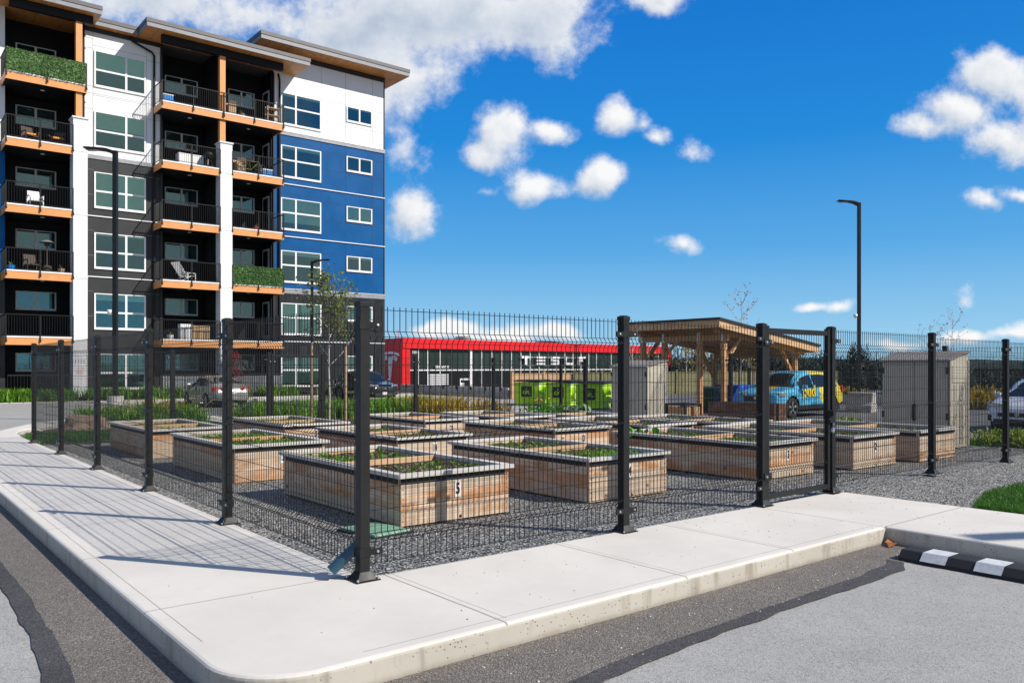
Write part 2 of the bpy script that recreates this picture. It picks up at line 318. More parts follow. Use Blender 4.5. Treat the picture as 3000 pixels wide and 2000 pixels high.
# ------------------------------------------------------------------ mesh builder
class MB:
    def __init__(s): s.v = []; s.f = []; s.mi = []; s.uv = []; s.pv = []
    def add(s, verts, faces, mi=0, uv=None, pv=None):
        o = len(s.v); s.v += [tuple(p) for p in verts]
        r = rnd.random() if pv is None else pv
        for k, f in enumerate(faces):
            s.f.append([o+i for i in f]); s.mi.append(mi); s.pv.append(r)
            s.uv.append([uv(verts[i], k) for i in f] if uv else [(verts[i][0], verts[i][1]+verts[i][2]) for i in f])
        return s
    def box(s, x0, x1, y0, y1, z0, z1, mi=0, T=None):
        vs = [(x, y, z) for z in (z0, z1) for y in (y0, y1) for x in (x0, x1)]
        d = (abs(x1-x0), abs(y1-y0), abs(z1-z0)); ax = d.index(max(d)); oth = [i for i in range(3) if i != ax]
        fs = [(0, 2, 3, 1), (4, 5, 7, 6), (0, 1, 5, 4), (2, 6, 7, 3), (0, 4, 6, 2), (1, 3, 7, 5)]
        nrm = [2, 2, 1, 1, 0, 0]
        def uv(p, k):
            n = nrm[k]; other = [i for i in oth if i != n]
            if n == ax: return (p[oth[0]]*.15, p[oth[1]])
            return (p[ax], p[other[0]] + n*.37)
        if T is not None:
            src = vs; tv = [tuple(T @ Vector(p)) for p in vs]
            o = len(s.v); s.v += tv; r = rnd.random()
            for k, f in enumerate(fs):
                s.f.append([o+i for i in f]); s.mi.append(mi); s.pv.append(r); s.uv.append([uv(src[i], k) for i in f])
            return s
        return s.add(vs, fs, mi, uv)
    def beam(s, a, b, w, h, mi=0, up=(0, 0, 1)):
        a, b = Vector(a), Vector(b); d = b-a; L = d.length; x = d/L
        y = Vector(up).cross(x)
        if y.length < 1e-4: y = Vector((0, 1, 0)).cross(x)
        y.normalize(); z = x.cross(y)
        T = Matrix(((x[0], y[0], z[0], a[0]), (x[1], y[1], z[1], a[1]), (x[2], y[2], z[2], a[2]), (0, 0, 0, 1)))
        return s.box(0, L, -w/2, w/2, -h/2, h/2, mi, T)
    def quad(s, a, b, c, d, mi=0, pv=None): return s.add([a, b, c, d], [(0, 1, 2, 3)], mi, lambda p, k: (p[0], p[1]+p[2]), pv)
    def tube(s, pts, r, n=6, mi=0, caps=True):
        pts = [Vector(p) for p in pts]; rs = r if isinstance(r, (list, tuple)) else [r]*len(pts)
        vs = []; m = len(pts)
        d0 = (pts[-1]-pts[0]).normalized()
        ref = Vector((0, 0, 1)) if abs(d0.z) < .9 else Vector((1, 0, 0))
        for i, p in enumerate(pts):
            d = (pts[min(i+1, m-1)]-pts[max(i-1, 0)]).normalized()
            u = ref.cross(d).normalized(); w = d.cross(u)
            for k in range(n):
                a = 2*PI*(k+.5)/n
                vs.append(tuple(p + u*math.cos(a)*rs[i] + w*math.sin(a)*rs[i]))
        fs = [(i*n+k, i*n+(k+1) % n, (i+1)*n+(k+1) % n, (i+1)*n+k) for i in range(m-1) for k in range(n)]
        if caps: fs += [tuple(range(n))[::-1], tuple((m-1)*n+k for k in range(n))]
        return s.add(vs, fs, mi)
    def lathe(s, prof, n=24, mi=0, axis='z', c=(0, 0, 0)):
        vs = []
        for r, h in prof:
            for k in range(n):
                a = 2*PI*k/n; x, y = r*math.cos(a), r*math.sin(a)
                vs.append((c[0]+x, c[1]+y, c[2]+h) if axis == 'z' else (c[0]+x, c[1]+h, c[2]+y))
        m = len(prof)
        fs = [(i*n+k, i*n+(k+1) % n, (i+1)*n+(k+1) % n, (i+1)*n+k) for i in range(m-1) for k in range(n)]
        return s.add(vs, fs, mi)
    def prism(s, poly, a0, a1, axis='y', mi=0, top=True):
        """2-D outline poly extruded along axis: y -> (x,z), x -> (y,z), z -> (x,y)"""
        f = {'y': lambda p, a: (p[0], a, p[1]), 'x': lambda p, a: (a, p[0], p[1]), 'z': lambda p, a: (p[0], p[1], a)}[axis]
        n = len(poly)
        vs = [f(p, a0) for p in poly] + [f(p, a1) for p in poly]
        fs = [(i, (i+1) % n, n+(i+1) % n, n+i) for i in range(n)]
        tri = geometry.tessellate_polygon([[Vector((p[0], p[1], 0)) for p in poly]])
        for a, b, c in tri: fs += [(a, b, c), (n+c, n+b, n+a)]
        return s.add(vs, fs, mi)
    def build(s, name, mats, parent=None, smooth=False, bevel=0.0, loc=None, kind=None):
        me = bpy.data.meshes.new(name)
        me.from_pydata(s.v, [], s.f)
        for m in (mats if isinstance(mats, (list, tuple)) else [mats]): me.materials.append(M[m] if isinstance(m, str) else m)
        me.polygons.foreach_set('material_index', s.mi)
        ul = me.uv_layers.new(name='UVMap'); fl = [c for u in s.uv for p in u for c in p]
        ul.data.foreach_set('uv', fl)
        at = me.attributes.new('pv', 'FLOAT', 'FACE'); at.data.foreach_set('value', s.pv)
        bm = bmesh.new(); bm.from_mesh(me); bmesh.ops.recalc_face_normals(bm, faces=bm.faces); bm.to_mesh(me); bm.free()
        if smooth: me.polygons.foreach_set('use_smooth', [True]*len(me.polygons))
        me.update()
        o = bpy.data.objects.new(name, me); COL.objects.link(o)
        if parent is not None: o.parent = parent
        if loc: o.location = loc
        if bevel:
            b = o.modifiers.new('edge', 'BEVEL'); b.width = bevel; b.segments = 2; b.limit_method = 'ANGLE'; b.angle_limit = rad(40)
        if kind: o['kind'] = kind
        return o
def tag(o, label, cat, group=None):
    o['label'] = label; o['category'] = cat
    if group: o['group'] = group
    return o
def thing(name, label, cat, loc=(0, 0, 0), rz=0.0, group=None):
    o = bpy.data.objects.new(name, None); COL.objects.link(o); o.location = loc; o.rotation_euler = (0, 0, rz); o.empty_display_size = .1
    return tag(o, label, cat, group)
KIDS = {}
def dup(o, loc=None, rz=None, label=None, parent=None, scale=None):
    c = o.copy(); COL.objects.link(c)
    if parent is not None: c.parent = parent
    if loc is not None: c.location = loc
    if rz is not None: c.rotation_euler = (o.rotation_euler[0], o.rotation_euler[1], rz)
    if scale is not None: c.scale = (scale,)*3 if not isinstance(scale, tuple) else scale
    if label: c['label'] = label
    for ch in o.children: dup(ch, parent=c)
    return c
def text(s, size, mat, parent=None, loc=(0, 0, 0), rot=(PI/2, 0, 0), depth=.004, name='lettering', sx=1.0, align='CENTER', bold=0.0):
    cu = bpy.data.curves.new(name, 'FONT'); cu.body = s; cu.size = size; cu.extrude = depth; cu.align_x = align; cu.align_y = 'CENTER'; cu.offset = bold
    o = bpy.data.objects.new(name, cu)
    me = bpy.data.meshes.new_from_object(o); bpy.data.objects.remove(o); bpy.data.curves.remove(cu)
    me.materials.clear(); me.materials.append(M[mat])
    o = bpy.data.objects.new(name, me); COL.objects.link(o); o.parent = parent; o.location = loc; o.rotation_euler = rot; o.scale = (sx, 1, 1)
    return o
# ------------------------------------------------------------------ setting
def lot(x, y):
    r = math.hypot(x+2.75, y+5.03)
    k = max(0.0, min(1.0, max(x-15.6, y-20.6)/3.0)); z = -.15 - .22*k*k*(3-2*k)
    if r > 62: q = min(1, (r-62)/16); z -= .85*q*q*(3-2*q)
    if r > 104:
        q = min(1, (r-104)/30); z -= 6.5*q*q*(3-2*q)
    return z
def gz(x, y): return -.012 - .004*y - .0009*max(x, 0)*max(y, 0)   # gravel level inside the garden

b = MB()
rs = [0, 1.5, 3, 4.5, 6, 8, 10, 12, 14, 16, 17, 18, 19, 20, 21, 22, 23, 24, 25, 26, 27, 28, 30, 33, 36, 40, 45, 50, 56, 62, 66, 70, 74, 78, 84, 92, 104, 110, 116, 122, 128, 134, 150, 200, 300, 500, 900, 1800, 4000]
na = 180; vs = []; fs = []
for r in rs:
    for k in range(na):
        a = 2*PI*k/na; x = -2.75+r*math.cos(a); y = -5.03+r*math.sin(a); vs.append((x, y, lot(x, y)))
for i in range(len(rs)-1):
    for k in range(na): fs.append((i*na+k, i*na+(k+1) % na, (i+1)*na+(k+1) % na, (i+1)*na+k))
b.add(vs, fs); b.build('ground', 'terrain', smooth=True, kind='structure')

def sheet(name, poly, z, mat, kind='structure', rag=0.0):
    bb = MB(); pts = [(p[0], p[1], z) for p in poly]
    tri = geometry.tessellate_polygon([[Vector(p) for p in pts]])
    bb.add(pts, [tuple(t) for t in tri]); return bb.build(name, mat, kind=kind)
def ragged(pts, step, amp, seed):
    out = []; r = random.Random(seed)
    for a, c in zip(pts, pts[1:]):
        a, c = Vector(a), Vector(c); n = max(1, int((c-a).length/step)); d = (c-a).normalized(); pn = Vector((-d.y, d.x))
        for i in range(n):
            p = a + (c-a)*(i/n) + pn*(amp*(noise.noise(Vector((a.x*3+i*.31, seed, i*.07)))+r.uniform(-.3, .3)*.6)); out.append((p.x, p.y))
    out.append(tuple(pts[-1])); return out
# road surface: old grey asphalt, the coarse strip along the kerb, and the tar seal on the joint
sheet('road', [(-40, -40), (30, -40), (30, 3), (14, 3), (14, 22), (6, 22.5), (6, 36.9), (-40, 36.9)], -.146, 'asph')
seam = ragged([(-2.0, 24), (-1.95, 8), (-1.9, 2.2), (-1.92, .6), (-2.02, -.6), (-2.1, -1.5), (-1.6, -2.1), (-.6, -2.18), (.3, -2.08), (1.0, -2.02), (2.2, -1.98), (3.3, -1.99), (3.75, -1.97), (3.98, -1.86)], .09, .022, 5)
strip_in = [(4.64, -1.6), (4.64, -1.2), (-1.0, -1.2), (-1.2, -1.0), (-1.2, 24)]
sheet('coarse_asphalt_strip', seam + [(4.2, -1.8)] + strip_in, -.142, 'asphnew')
inner = ragged([(-1.86, 24), (-1.83, 8), (-1.78, 2.2), (-1.8, .6), (-1.88, -.6), (-1.92, -1.45), (-1.52, -1.96), (-.55, -2.04), (.3, -1.95), (1.0, -1.9), (2.2, -1.87), (3.3, -1.85), (3.75, -1.8), (3.98, -1.72)], .11, .022, 9)
sheet('tar_seal_band', seam + inner[::-1], -.138, 'seal')

# pavement: one concrete slab with a rounded corner and a rounded top edge
def arc(cx, cy, r, a0, a1, n=14): return [(cx+r*math.cos(rad(a0+(a1-a0)*i/n)), cy+r*math.sin(rad(a0+(a1-a0)*i/n))) for i in range(n+1)]
def smoothcurve(pts, n=5):
    out = []
    for i in range(len(pts)-1):
        p0 = Vector(pts[max(i-1, 0)]); p1 = Vector(pts[i]); p2 = Vector(pts[i+1]); p3 = Vector(pts[min(i+2, len(pts)-1)])
        for k in range(n):
            t = k/n; q = .5*((2*p1)+(p2-p0)*t+(2*p0-5*p1+4*p2-p3)*t*t+(3*p1-p0-3*p2+p3)*t*t*t); out.append(tuple(q))
    out.append(tuple(pts[-1])); return out
outer_far = smoothcurve([(-1.39, 9), (-1.33, 11), (-1.1, 13.2), (-.7, 15.2), (-.09, 17), (.85, 19.2), (1.7, 20.4), (3, 21.7), (4.5, 22.5), (6.05, 22.9)])
inner_far = smoothcurve([(4.9, 20.5), (3.5, 19.9), (2.3, 19.2), (1.3, 18.3), (.6, 17.3), (.19, 16.4), (.06, 15), (.05, 13.2)])
outline = list(reversed(outer_far)) + [(-1.39, y) for y in (7, 5, 3, 1.5)] + arc(-.95, -.94, .44, 180, 270) + [(x, -1.38) for x in (.5, 2, 3.5)] + [(4.645, -1.38), (4.66, -3), (4.66, -9), (6.45, -9), (6.33, .05), (5, .04), (.045, .045), (.045, 5)] + list(reversed(inner_far)) + [(4.9, 13.3), (6.05, 13.3)]
def slab(name, poly, zt, zb, mats, r=.022):
    P = [Vector(p) for p in poly]; n = len(P)
    ar = sum(P[i].x*P[(i+1) % n].y-P[(i+1) % n].x*P[i].y for i in range(n))
    if ar < 0: P.reverse()
    nm = []
    for i in range(n):
        e0 = (P[i]-P[i-1]).normalized(); e1 = (P[(i+1) % n]-P[i]).normalized()
        n0 = Vector((-e0.y, e0.x)); n1 = Vector((-e1.y, e1.x)); q = n0+n1
        q = q/max(.35, q.length_squared)*2 if q.length > .01 else n0
        nm.append(q if q.length < 2.5 else n0)
    rings = [(r, zt), (r*.45, zt-r*.18), (r*.12, zt-r*.55), (0, zt-r), (0, zb)]
    bb = MB(); vs = []
    for d, z in rings: vs += [(P[i].x+nm[i].x*d, P[i].y+nm[i].y*d, z) for i in range(n)]
    o = len(bb.v); bb.v += vs
    def f(idx, mi): bb.f.append(list(idx)); bb.mi.append(mi); bb.pv.append(.5); bb.uv.append([(vs[i][0], vs[i][1]) for i in idx])
    for k in range(len(rings)-1):
        for i in range(n): f((k*n+i, k*n+(i+1) % n, (k+1)*n+(i+1) % n, (k+1)*n+i), 0 if k < 2 else 1)
    for t in geometry.tessellate_polygon([[Vector((vs[i][0], vs[i][1], 0)) for i in range(n)]]): f(t, 0)
    return bb.build(name, mats, kind='structure')
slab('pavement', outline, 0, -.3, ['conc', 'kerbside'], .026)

# gravel of the garden and beside the right-hand path
b = MB(); xs = [0.02+i*13.93/40 for i in range(41)]; ys = [.02+i*13.2/38 for i in range(39)]
vs = [(x, y, gz(x, y)+.006*noise.noise(Vector((x*2, y*2, 0)))-.004) for y in ys for x in xs]
fs = [(j*41+i, j*41+i+1, (j+1)*41+i+1, (j+1)*41+i) for j in range(38) for i in range(40)]
b.add(vs, fs); b.build('gravel', 'gravel', smooth=True, kind='structure')
sheet('gravel_border', [(6.2, .1), (6.34, -1.0), (6.37, -6), (15.4, -6), (15.4, .1)], -.022, 'gravel')
b = MB(); r = random.Random(3)
for i in range(2600):
    if i < 1900: x = r.uniform(.1, 7.5)**1.0; y = r.uniform(.08, 3.4)
    else: x = r.uniform(6.5, 11); y = r.uniform(-1.2, 0)
    z = gz(x, y) if y > .05 else -.02
    s = r.uniform(.006, .014); a = r.uniform(0, PI); vs = []
    for k in range(5): vs.append((x+s*r.uniform(.7, 1.2)*math.cos(a+k*1.257), y+s*r.uniform(.7, 1.2)*math.sin(a+k*1.257), z-.004))
    vs.append((x+r.uniform(-.3, .3)*s, y+r.uniform(-.3, .3)*s, z+s*r.uniform(.5, 1)))
    b.add(vs, [(k, (k+1) % 5, 5) for k in range(5)], 0 if r.random() < .8 else 1)
o = b.build('gravel_stones', ['gravel', 'concblock']); o['kind'] = 'stuff'; o['label'] = 'loose grey stones lying on the gravel behind the mesh fence'
b = MB()
for i in range(170):
    q = r.random()
    if q < .75: x = 3.2+r.random()*3.0; y = -1.3+r.random()*1.25 if x < 4.6 else -2.6+r.random()*2.5
    else: x = r.uniform(-1.2, 3); y = r.uniform(-1.2, 0) if x > 0 else r.uniform(-1, 3)
    s = r.uniform(.003, .008); vs = [(x+s*math.cos(k*1.26+q), y+s*math.sin(k*1.26+q)*r.uniform(.5, 1), .0005) for k in range(5)] + [(x, y, s*.8)]
    b.add(vs, [(k, (k+1) % 5, 5) for k in range(5)])
for i in range(60):
    x = r.uniform(-.9, 4.4); y = -1.45-r.random()*.5; s = r.uniform(.004, .011)
    vs = [(x+s*math.cos(k*1.26), y+s*math.sin(k*1.26)*r.uniform(.5, 1), -.14) for k in range(5)] + [(x, y, -.14+s*.8)]
    b.add(vs, [(k, (k+1) % 5, 5) for k in range(5)], 1)
o = b.build('scattered_pebbles', ['gravel', 'concpale']); o['kind'] = 'stuff'; o['label'] = 'small pebbles scattered over the concrete path by the gate'

# planting beds and lawns behind the garden and to its right
sheet('lawn', [(.07, 13.2), (.07, 15), (.22, 16.3), (1.3, 18.15), (2.4, 19.05), (3.5, 19.75), (4.85, 20.3), (4.85, 13.2)], -.065, 'terrain')
slab('planting_bed', [(6.1, 13.3), (13.6, 13.3), (13.6, 20.3), (6.1, 20.6)], -.1, -.5, ['soil', 'concpale'], .01)
slab('lawn_edge_right', [(13.95, -6), (15.5, -6), (15.5, 13.4), (13.95, 13.4)], -.06, -.5, ['terrain', 'concpale'], .01)
slab('kerb', [(-12, 36.9), (24, 36.9), (24, 37.3), (-12, 37.3)], -.2, -.6, ['concpale', 'concpale'], .02)
slab('building_planting_bed', [(-12, 37.3), (24, 37.3), (25, 39.9), (-12, 39.9)], -.12, -.6, ['soil', 'concpale'], .01)
slab('low_kerb', [(13.62, 20.2), (13.62, 13.3), (13.78, 13.3), (13.78, 20.36), (6.1, 20.8), (6.1, 20.62)], -.08, -.6, ['concpale', 'concpale'], .02)
sheet('lot_pavement', [(13.9, 17), (22, 17), (26.5, 24), (26.5, 46), (24.5, 46), (24.5, 36.5), (13.9, 26)], -.36, 'padconc')

def blades(name, region, n, h, w, mat, z, seed, lean=.5, label=None):
    bb = MB(); r = random.Random(seed)
    for i in range(n):
        x, y = region(r); zz = z(x, y) if callable(z) else z
        a = r.uniform(0, 2*PI); hh = h*r.uniform(.55, 1.15); l = lean*hh*r.uniform(.2, 1); ww = w*r.uniform(.7, 1.2)
        dx, dy = math.cos(a), math.sin(a); px, py = -dy*ww/2, dx*ww/2
        m = (x+dx*l*.35, y+dy*l*.35, zz+hh*.62); t = (x+dx*l, y+dy*l, zz+hh*r.uniform(.8, 1))
        bb.add([(x-px, y-py, zz), (x+px, y+py, zz), (m[0]+px*.8, m[1]+py*.8, m[2]), (m[0]-px*.8, m[1]-py*.8, m[2]), t], [(0, 1, 2, 3), (3, 2, 4)])
    o = bb.build(name, mat); o['kind'] = 'stuff'
    if label: o['label'] = label
    return o
def lawn_right(r):
    while True:
        x = 6.42+4.6*r.random()**1.4; y = -1.12-4.0*r.random()**1.6
        e = .1*noise.noise(Vector((x*2.2, 3, 0)))
        cut = 0 if x > 7.8 else (7.8-x)**1.5*.18
        if y < -1.13+e-cut: return x, y
blades('grass', lawn_right, 30000, .075, .006, 'grass', -.02, 1, .6, 'patch of short green lawn beside the gravel and the path')
sheet('lawn_soil', [(6.5, -1.45), (7.3, -1.22), (11.2, -1.15), (11.2, -5.9), (6.46, -5.9)], -.016, 'moundgrass')
def lawn_left(r):
    x = r.uniform(.1, 3.6); y = r.uniform(13.3, 16.2)
    if x < .3 and y > 15.2: y -= 1.5
    return x, y
blades('grass', lawn_left, 14000, .09, .012, 'grass', -.07, 2, .5, 'green lawn behind the far corner of the fence')
blades('grass', lambda r: (r.uniform(14.0, 15.4), r.uniform(-2.5, 6)), 9000, .1, .014, 'grass', -.06, 4, .5, 'strip of lawn between the garden and the parking lot')
def clump(n, sx, x0, x1, y0, y1):
    cs = []
    rr = random.Random(sx)
    for i in range(n): cs.append((rr.uniform(x0, x1), rr.uniform(y0, y1)))
    def f(r):
        c = r.choice(cs); return c[0]+r.gauss(0, .16), c[1]+r.gauss(0, .16)
    return f
blades('foliage', clump(26, 4, 1.8, 4.7, 17.0, 19.4), 3000, .6, .032, 'iris', -.09, 5, .7, 'strappy green leaves in the planting strip left of the path')
blades('foliage', clump(60, 6, 6.4, 13.0, 17.2, 20.0), 7000, .6, .032, 'iris', -.11, 6, .7, 'strappy green leaves in the planting strip right of the path')
blades('foliage', clump(75, 8, -2, 22, 37.5, 38.2), 7500, .65, .05, 'iris', -.13, 8, .7, 'row of strappy green leaves along the foot of the apartment building')
blades('foliage', clump(24, 12, 11.2, 13.2, 14.6, 18.0), 900, .75, .035, 'goldleaf', -.11, 12, .9, 'thin golden stems growing in the planting strip')

# hills and forested ridge far away
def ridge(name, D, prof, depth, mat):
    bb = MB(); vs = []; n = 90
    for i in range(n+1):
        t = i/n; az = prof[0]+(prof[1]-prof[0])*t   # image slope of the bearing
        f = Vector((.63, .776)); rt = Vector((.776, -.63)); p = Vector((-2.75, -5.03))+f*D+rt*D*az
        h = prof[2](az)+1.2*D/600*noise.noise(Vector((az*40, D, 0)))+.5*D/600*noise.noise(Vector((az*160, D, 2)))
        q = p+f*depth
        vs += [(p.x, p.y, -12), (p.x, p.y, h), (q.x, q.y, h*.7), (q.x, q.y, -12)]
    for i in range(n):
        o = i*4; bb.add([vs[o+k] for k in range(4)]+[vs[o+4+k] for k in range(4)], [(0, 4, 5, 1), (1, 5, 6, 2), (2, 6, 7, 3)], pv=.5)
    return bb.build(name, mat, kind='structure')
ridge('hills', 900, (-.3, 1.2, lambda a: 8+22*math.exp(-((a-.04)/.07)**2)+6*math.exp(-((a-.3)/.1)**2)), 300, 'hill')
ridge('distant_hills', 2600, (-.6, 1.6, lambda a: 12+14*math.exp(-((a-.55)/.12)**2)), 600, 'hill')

# ------------------------------------------------------------------ mesh fence
PANEL = {}
ZS = [(.09, 0), (.25, 0), (.28, -.032), (.31, 0), (.94, 0), (.97, -.032), (1.0, 0), (1.64, 0), (1.68, -.032), (1.72, 0), (1.895, 0)]
HZ = [(.1, 0), (.25, 0), (.28, -.032), (.31, 0), (.47, 0), (.625, 0), (.78, 0), (.94, 0), (.97, -.032), (1.0, 0), (1.165, 0), (1.33, 0), (1.485, 0), (1.64, 0), (1.68, -.032), (1.72, 0), (1.87, 0)]
def panel_mb(L, zs=ZS, hz=HZ):
    bb = MB(); n = int(L/.0505); e = (L-n*.0505)/2; r = .0033
    for i in range(n+1): bb.tube([(e+i*.0505, y, z) for z, y in zs], r, 4)
    for z, y in hz: bb.tube([(0, y-.004, z), (L, y-.004, z)], r, 4)
    return bb
def panel(parent, L, loc, rz):
    k = round(L, 2)
    if k in PANEL:
        o = PANEL[k].copy(); COL.objects.link(o); o.parent = parent; o.location = loc; o.rotation_euler = (0, 0, rz); return o
    o = panel_mb(L).build('mesh_panel', 'wire', parent); o.location = loc; o.rotation_euler = (0, 0, rz); PANEL[k] = o; return o
POST = []
def post(parent, loc, rz=0, arms=(1, 1), h=1.93):
    """square post with pyramid cap, flared foot plate and the clamp collars that hold the panels"""
    key = (arms, h)
    for k, o in POST:
        if k == key:
            c = dup(o, loc, rz, parent=parent); return c
    bb = MB(); s = .0385; bb.box(-s, s, -s, s, .01, h-.03)
    o = bb.build('post', 'black', parent, bevel=.004)
    c = MB(); k = .042; c.add([(-k, -k, h-.045), (k, -k, h-.045), (k, k, h-.045), (-k, k, h-.045), (-k, -k, h-.012), (k, -k, h-.012), (k, k, h-.012), (-k, k, h-.012), (-.02, -.02, h), (.02, -.02, h), (.02, .02, h), (-.02, .02, h)],
          [(0, 1, 5, 4), (1, 2, 6, 5), (2, 3, 7, 6), (3, 0, 4, 7), (4, 5, 9, 8), (5, 6, 10, 9), (6, 7, 11, 10), (7, 4, 8, 11), (8, 9, 10, 11), (0, 3, 2, 1)])
    c.build('post_cap', 'black', o, bevel=.002)
    p = MB(); a = .092; q = .05
    p.box(-a, a, -a, a, .0005, .009)
    p.add([(-.075, -.075, .009), (.075, -.075, .009), (.075, .075, .009), (-.075, .075, .009), (-s-.003, -s-.003, .06), (s+.003, -s-.003, .06), (s+.003, s+.003, .06), (-s-.003, s+.003, .06)], [(0, 1, 5, 4), (1, 2, 6, 5), (2, 3, 7, 6), (3, 0, 4, 7)])
    for x in (-.078, .078):
        for y in (-.078, .078): p.lathe([(.001, .024), (.008, .024), (.009, .009)], 6, 1, 'z', (x, y, 0))
    p.build('base_plate', ['black', 'galv'], o)
    for z in (.19, 1.76):
        cl = MB(); cl.box(-s-.004, s+.004, -s-.004, s+.004, z-.03, z+.03)
        for d in (-1, 1):
            if arms[0 if d < 0 else 1]:
                cl.box(d*(s+.004), d*(s+.095), -s-.005, -s+.004, z-.022, z+.022); cl.lathe([(.001, -.016), (.009, -.014), (.012, -.004)], 8, 1, 'y', (d*(s+.055), -s-.002, z))
        cl.build('clamp', ['black', 'galv'], o)
    POST.append((key, o)); o.location = loc; o.rotation_euler = (0, 0, rz); return o
FG = 'black mesh fence around the garden'
def run(label, pts, rz, skip=(), ends=(1, 1), first=True, last=True):
    """posts at pts (x,y,z), a panel between neighbours"""
    t = thing('mesh_fence', label, 'fence', pts[0], rz, FG)
    inv = Matrix.Rotation(-rz, 3, 'Z'); P0 = Vector(pts[0])
    L = [inv @ (Vector(p)-P0) for p in pts]
    for i, p in enumerate(L):
        if (i == 0 and not first) or (i == len(L)-1 and not last): continue
        post(t, p, 0, (0 if (i == 0) else 1, 0 if i == len(L)-1 else 1))
    for i in range(len(L)-1):
        d = (L[i+1]-L[i]).length
        if i in skip: continue
        o = panel(t, d-.09, (L[i].x+.045, 0, min(L[i].z, L[i+1].z)), 0)
    return t
LEFT = [(0, y, 0) for y in (13.05, 10.44, 7.83, 5.22, 2.61)]
run('long wire mesh fence with five posts along the left pavement', LEFT + [(0, 0, 0)], -PI/2, last=False)
run('front wire mesh fence from the tall corner post to the gate hinge post', [(0, 0, 0), (2.62, 0, 0), (4.74, 0, .005)], 0)
run('wire mesh fence right of the gate beside the open gravel', [(6.13, 0, .012), (8.74, 0, .012), (11.3, 0, -.02), (13.87, 0, -.03)], 0)
bk = lambda x: (x, 13.1, gz(x, 13.1))
run('back wire mesh fence behind the left-hand beds, up to the rear gate', [bk(0.12), bk(2.6), bk(4.74)], 0, first=False)
run('back wire mesh fence right of the rear gate, in front of the lime bins', [bk(6.09), bk(8.71), bk(11.3), bk(13.87)], 0)
rt = lambda y: (13.87, y, gz(13.87, y))
run('side wire mesh fence behind the sheds and the brown planter', [rt(13.0), rt(12.05), rt(9.5), rt(7.0), rt(4.5), rt(2.0), rt(.1)], -PI/2, first=False, last=False)

def gate(label, x0, x1, y, z, handed=1):
    t = thing('mesh_gate', label, 'gate', (x0, y, z), 0, 'gates in the mesh fence'); w = x1-x0
    f = MB(); f.box(0, .05, -.025, .025, .03, 1.9); f.box(w-.05, w, -.025, .025, .03, 1.9); f.box(.05, w-.05, -.022, .022, .05, .105); f.box(.05, w-.05, -.022, .022, 1.82, 1.875)
    f.build('gate_frame', 'black', t, bevel=.003)
    zs = [(.1, 0), (.33, 0), (.36, -.032), (.39, 0), (1.56, 0), (1.6, -.032), (1.64, 0), (1.83, 0)]
    hz = [(.33, 0), (.36, -.032), (.39, 0), (.56, 0), (.72, 0), (.88, 0), (.94, 0), (1.1, 0), (1.26, 0), (1.42, 0), (1.56, 0), (1.6, -.032), (1.64, 0)]
    o = panel_mb(w-.1, zs, hz).build('mesh_infill', 'wire', t); o.location = (.05, 0, 0)
    for zz in (.3, 1.72):
        h = MB(); h.box(-.075, .02, -.05, -.028, zz-.035, zz+.035); h.box(-.02, .075, -.04, -.026, zz-.03, zz+.03); h.lathe([(.001, -.02), (.012, -.018), (.015, 0)], 10, 1, 'y', (.06, -.04, zz)); h.lathe([(.001, -.02), (.012, -.018), (.015, 0)], 10, 1, 'y', (-.05, -.05, zz))
        h.build('hinge', ['black', 'galv'], t)
    l = MB(); l.box(w-.06, w+.01, -.06, -.026, .82, .96); l.lathe([(.0, -.04), (.03, -.04), (.03, 0)], 12, 0, 'y', (w-.03, -.055, .93)); l.tube([(w-.05, -.08, .86), (w-.13, -.08, .86)], .009, 8)
    l.build('latch', 'black', t); return t
gate('black framed mesh garden gate standing shut beside the concrete path', 4.8, 6.07, .0, .01)
gate('rear mesh garden gate at the back of the garden, facing the path to the cars', 4.8, 6.03, 13.1, gz(5.4, 13.1))
t = thing('padlock', 'small metal padlock hanging on a chain at the gate latch', 'padlock', (6.06, -.075, .78))
MB().box(-.022, .022, -.012, .012, -.07, -.015, 0, Matrix.Rotation(.5, 4, 'Y')).build('lock_body', 'galv', t, bevel=.003)
MB().tube([(-.012, 0, -.012), (-.012, 0, .03), (0, 0, .045), (.014, 0, .03), (.012, 0, -.012)], .004, 6).build('shackle', 'galv', t)

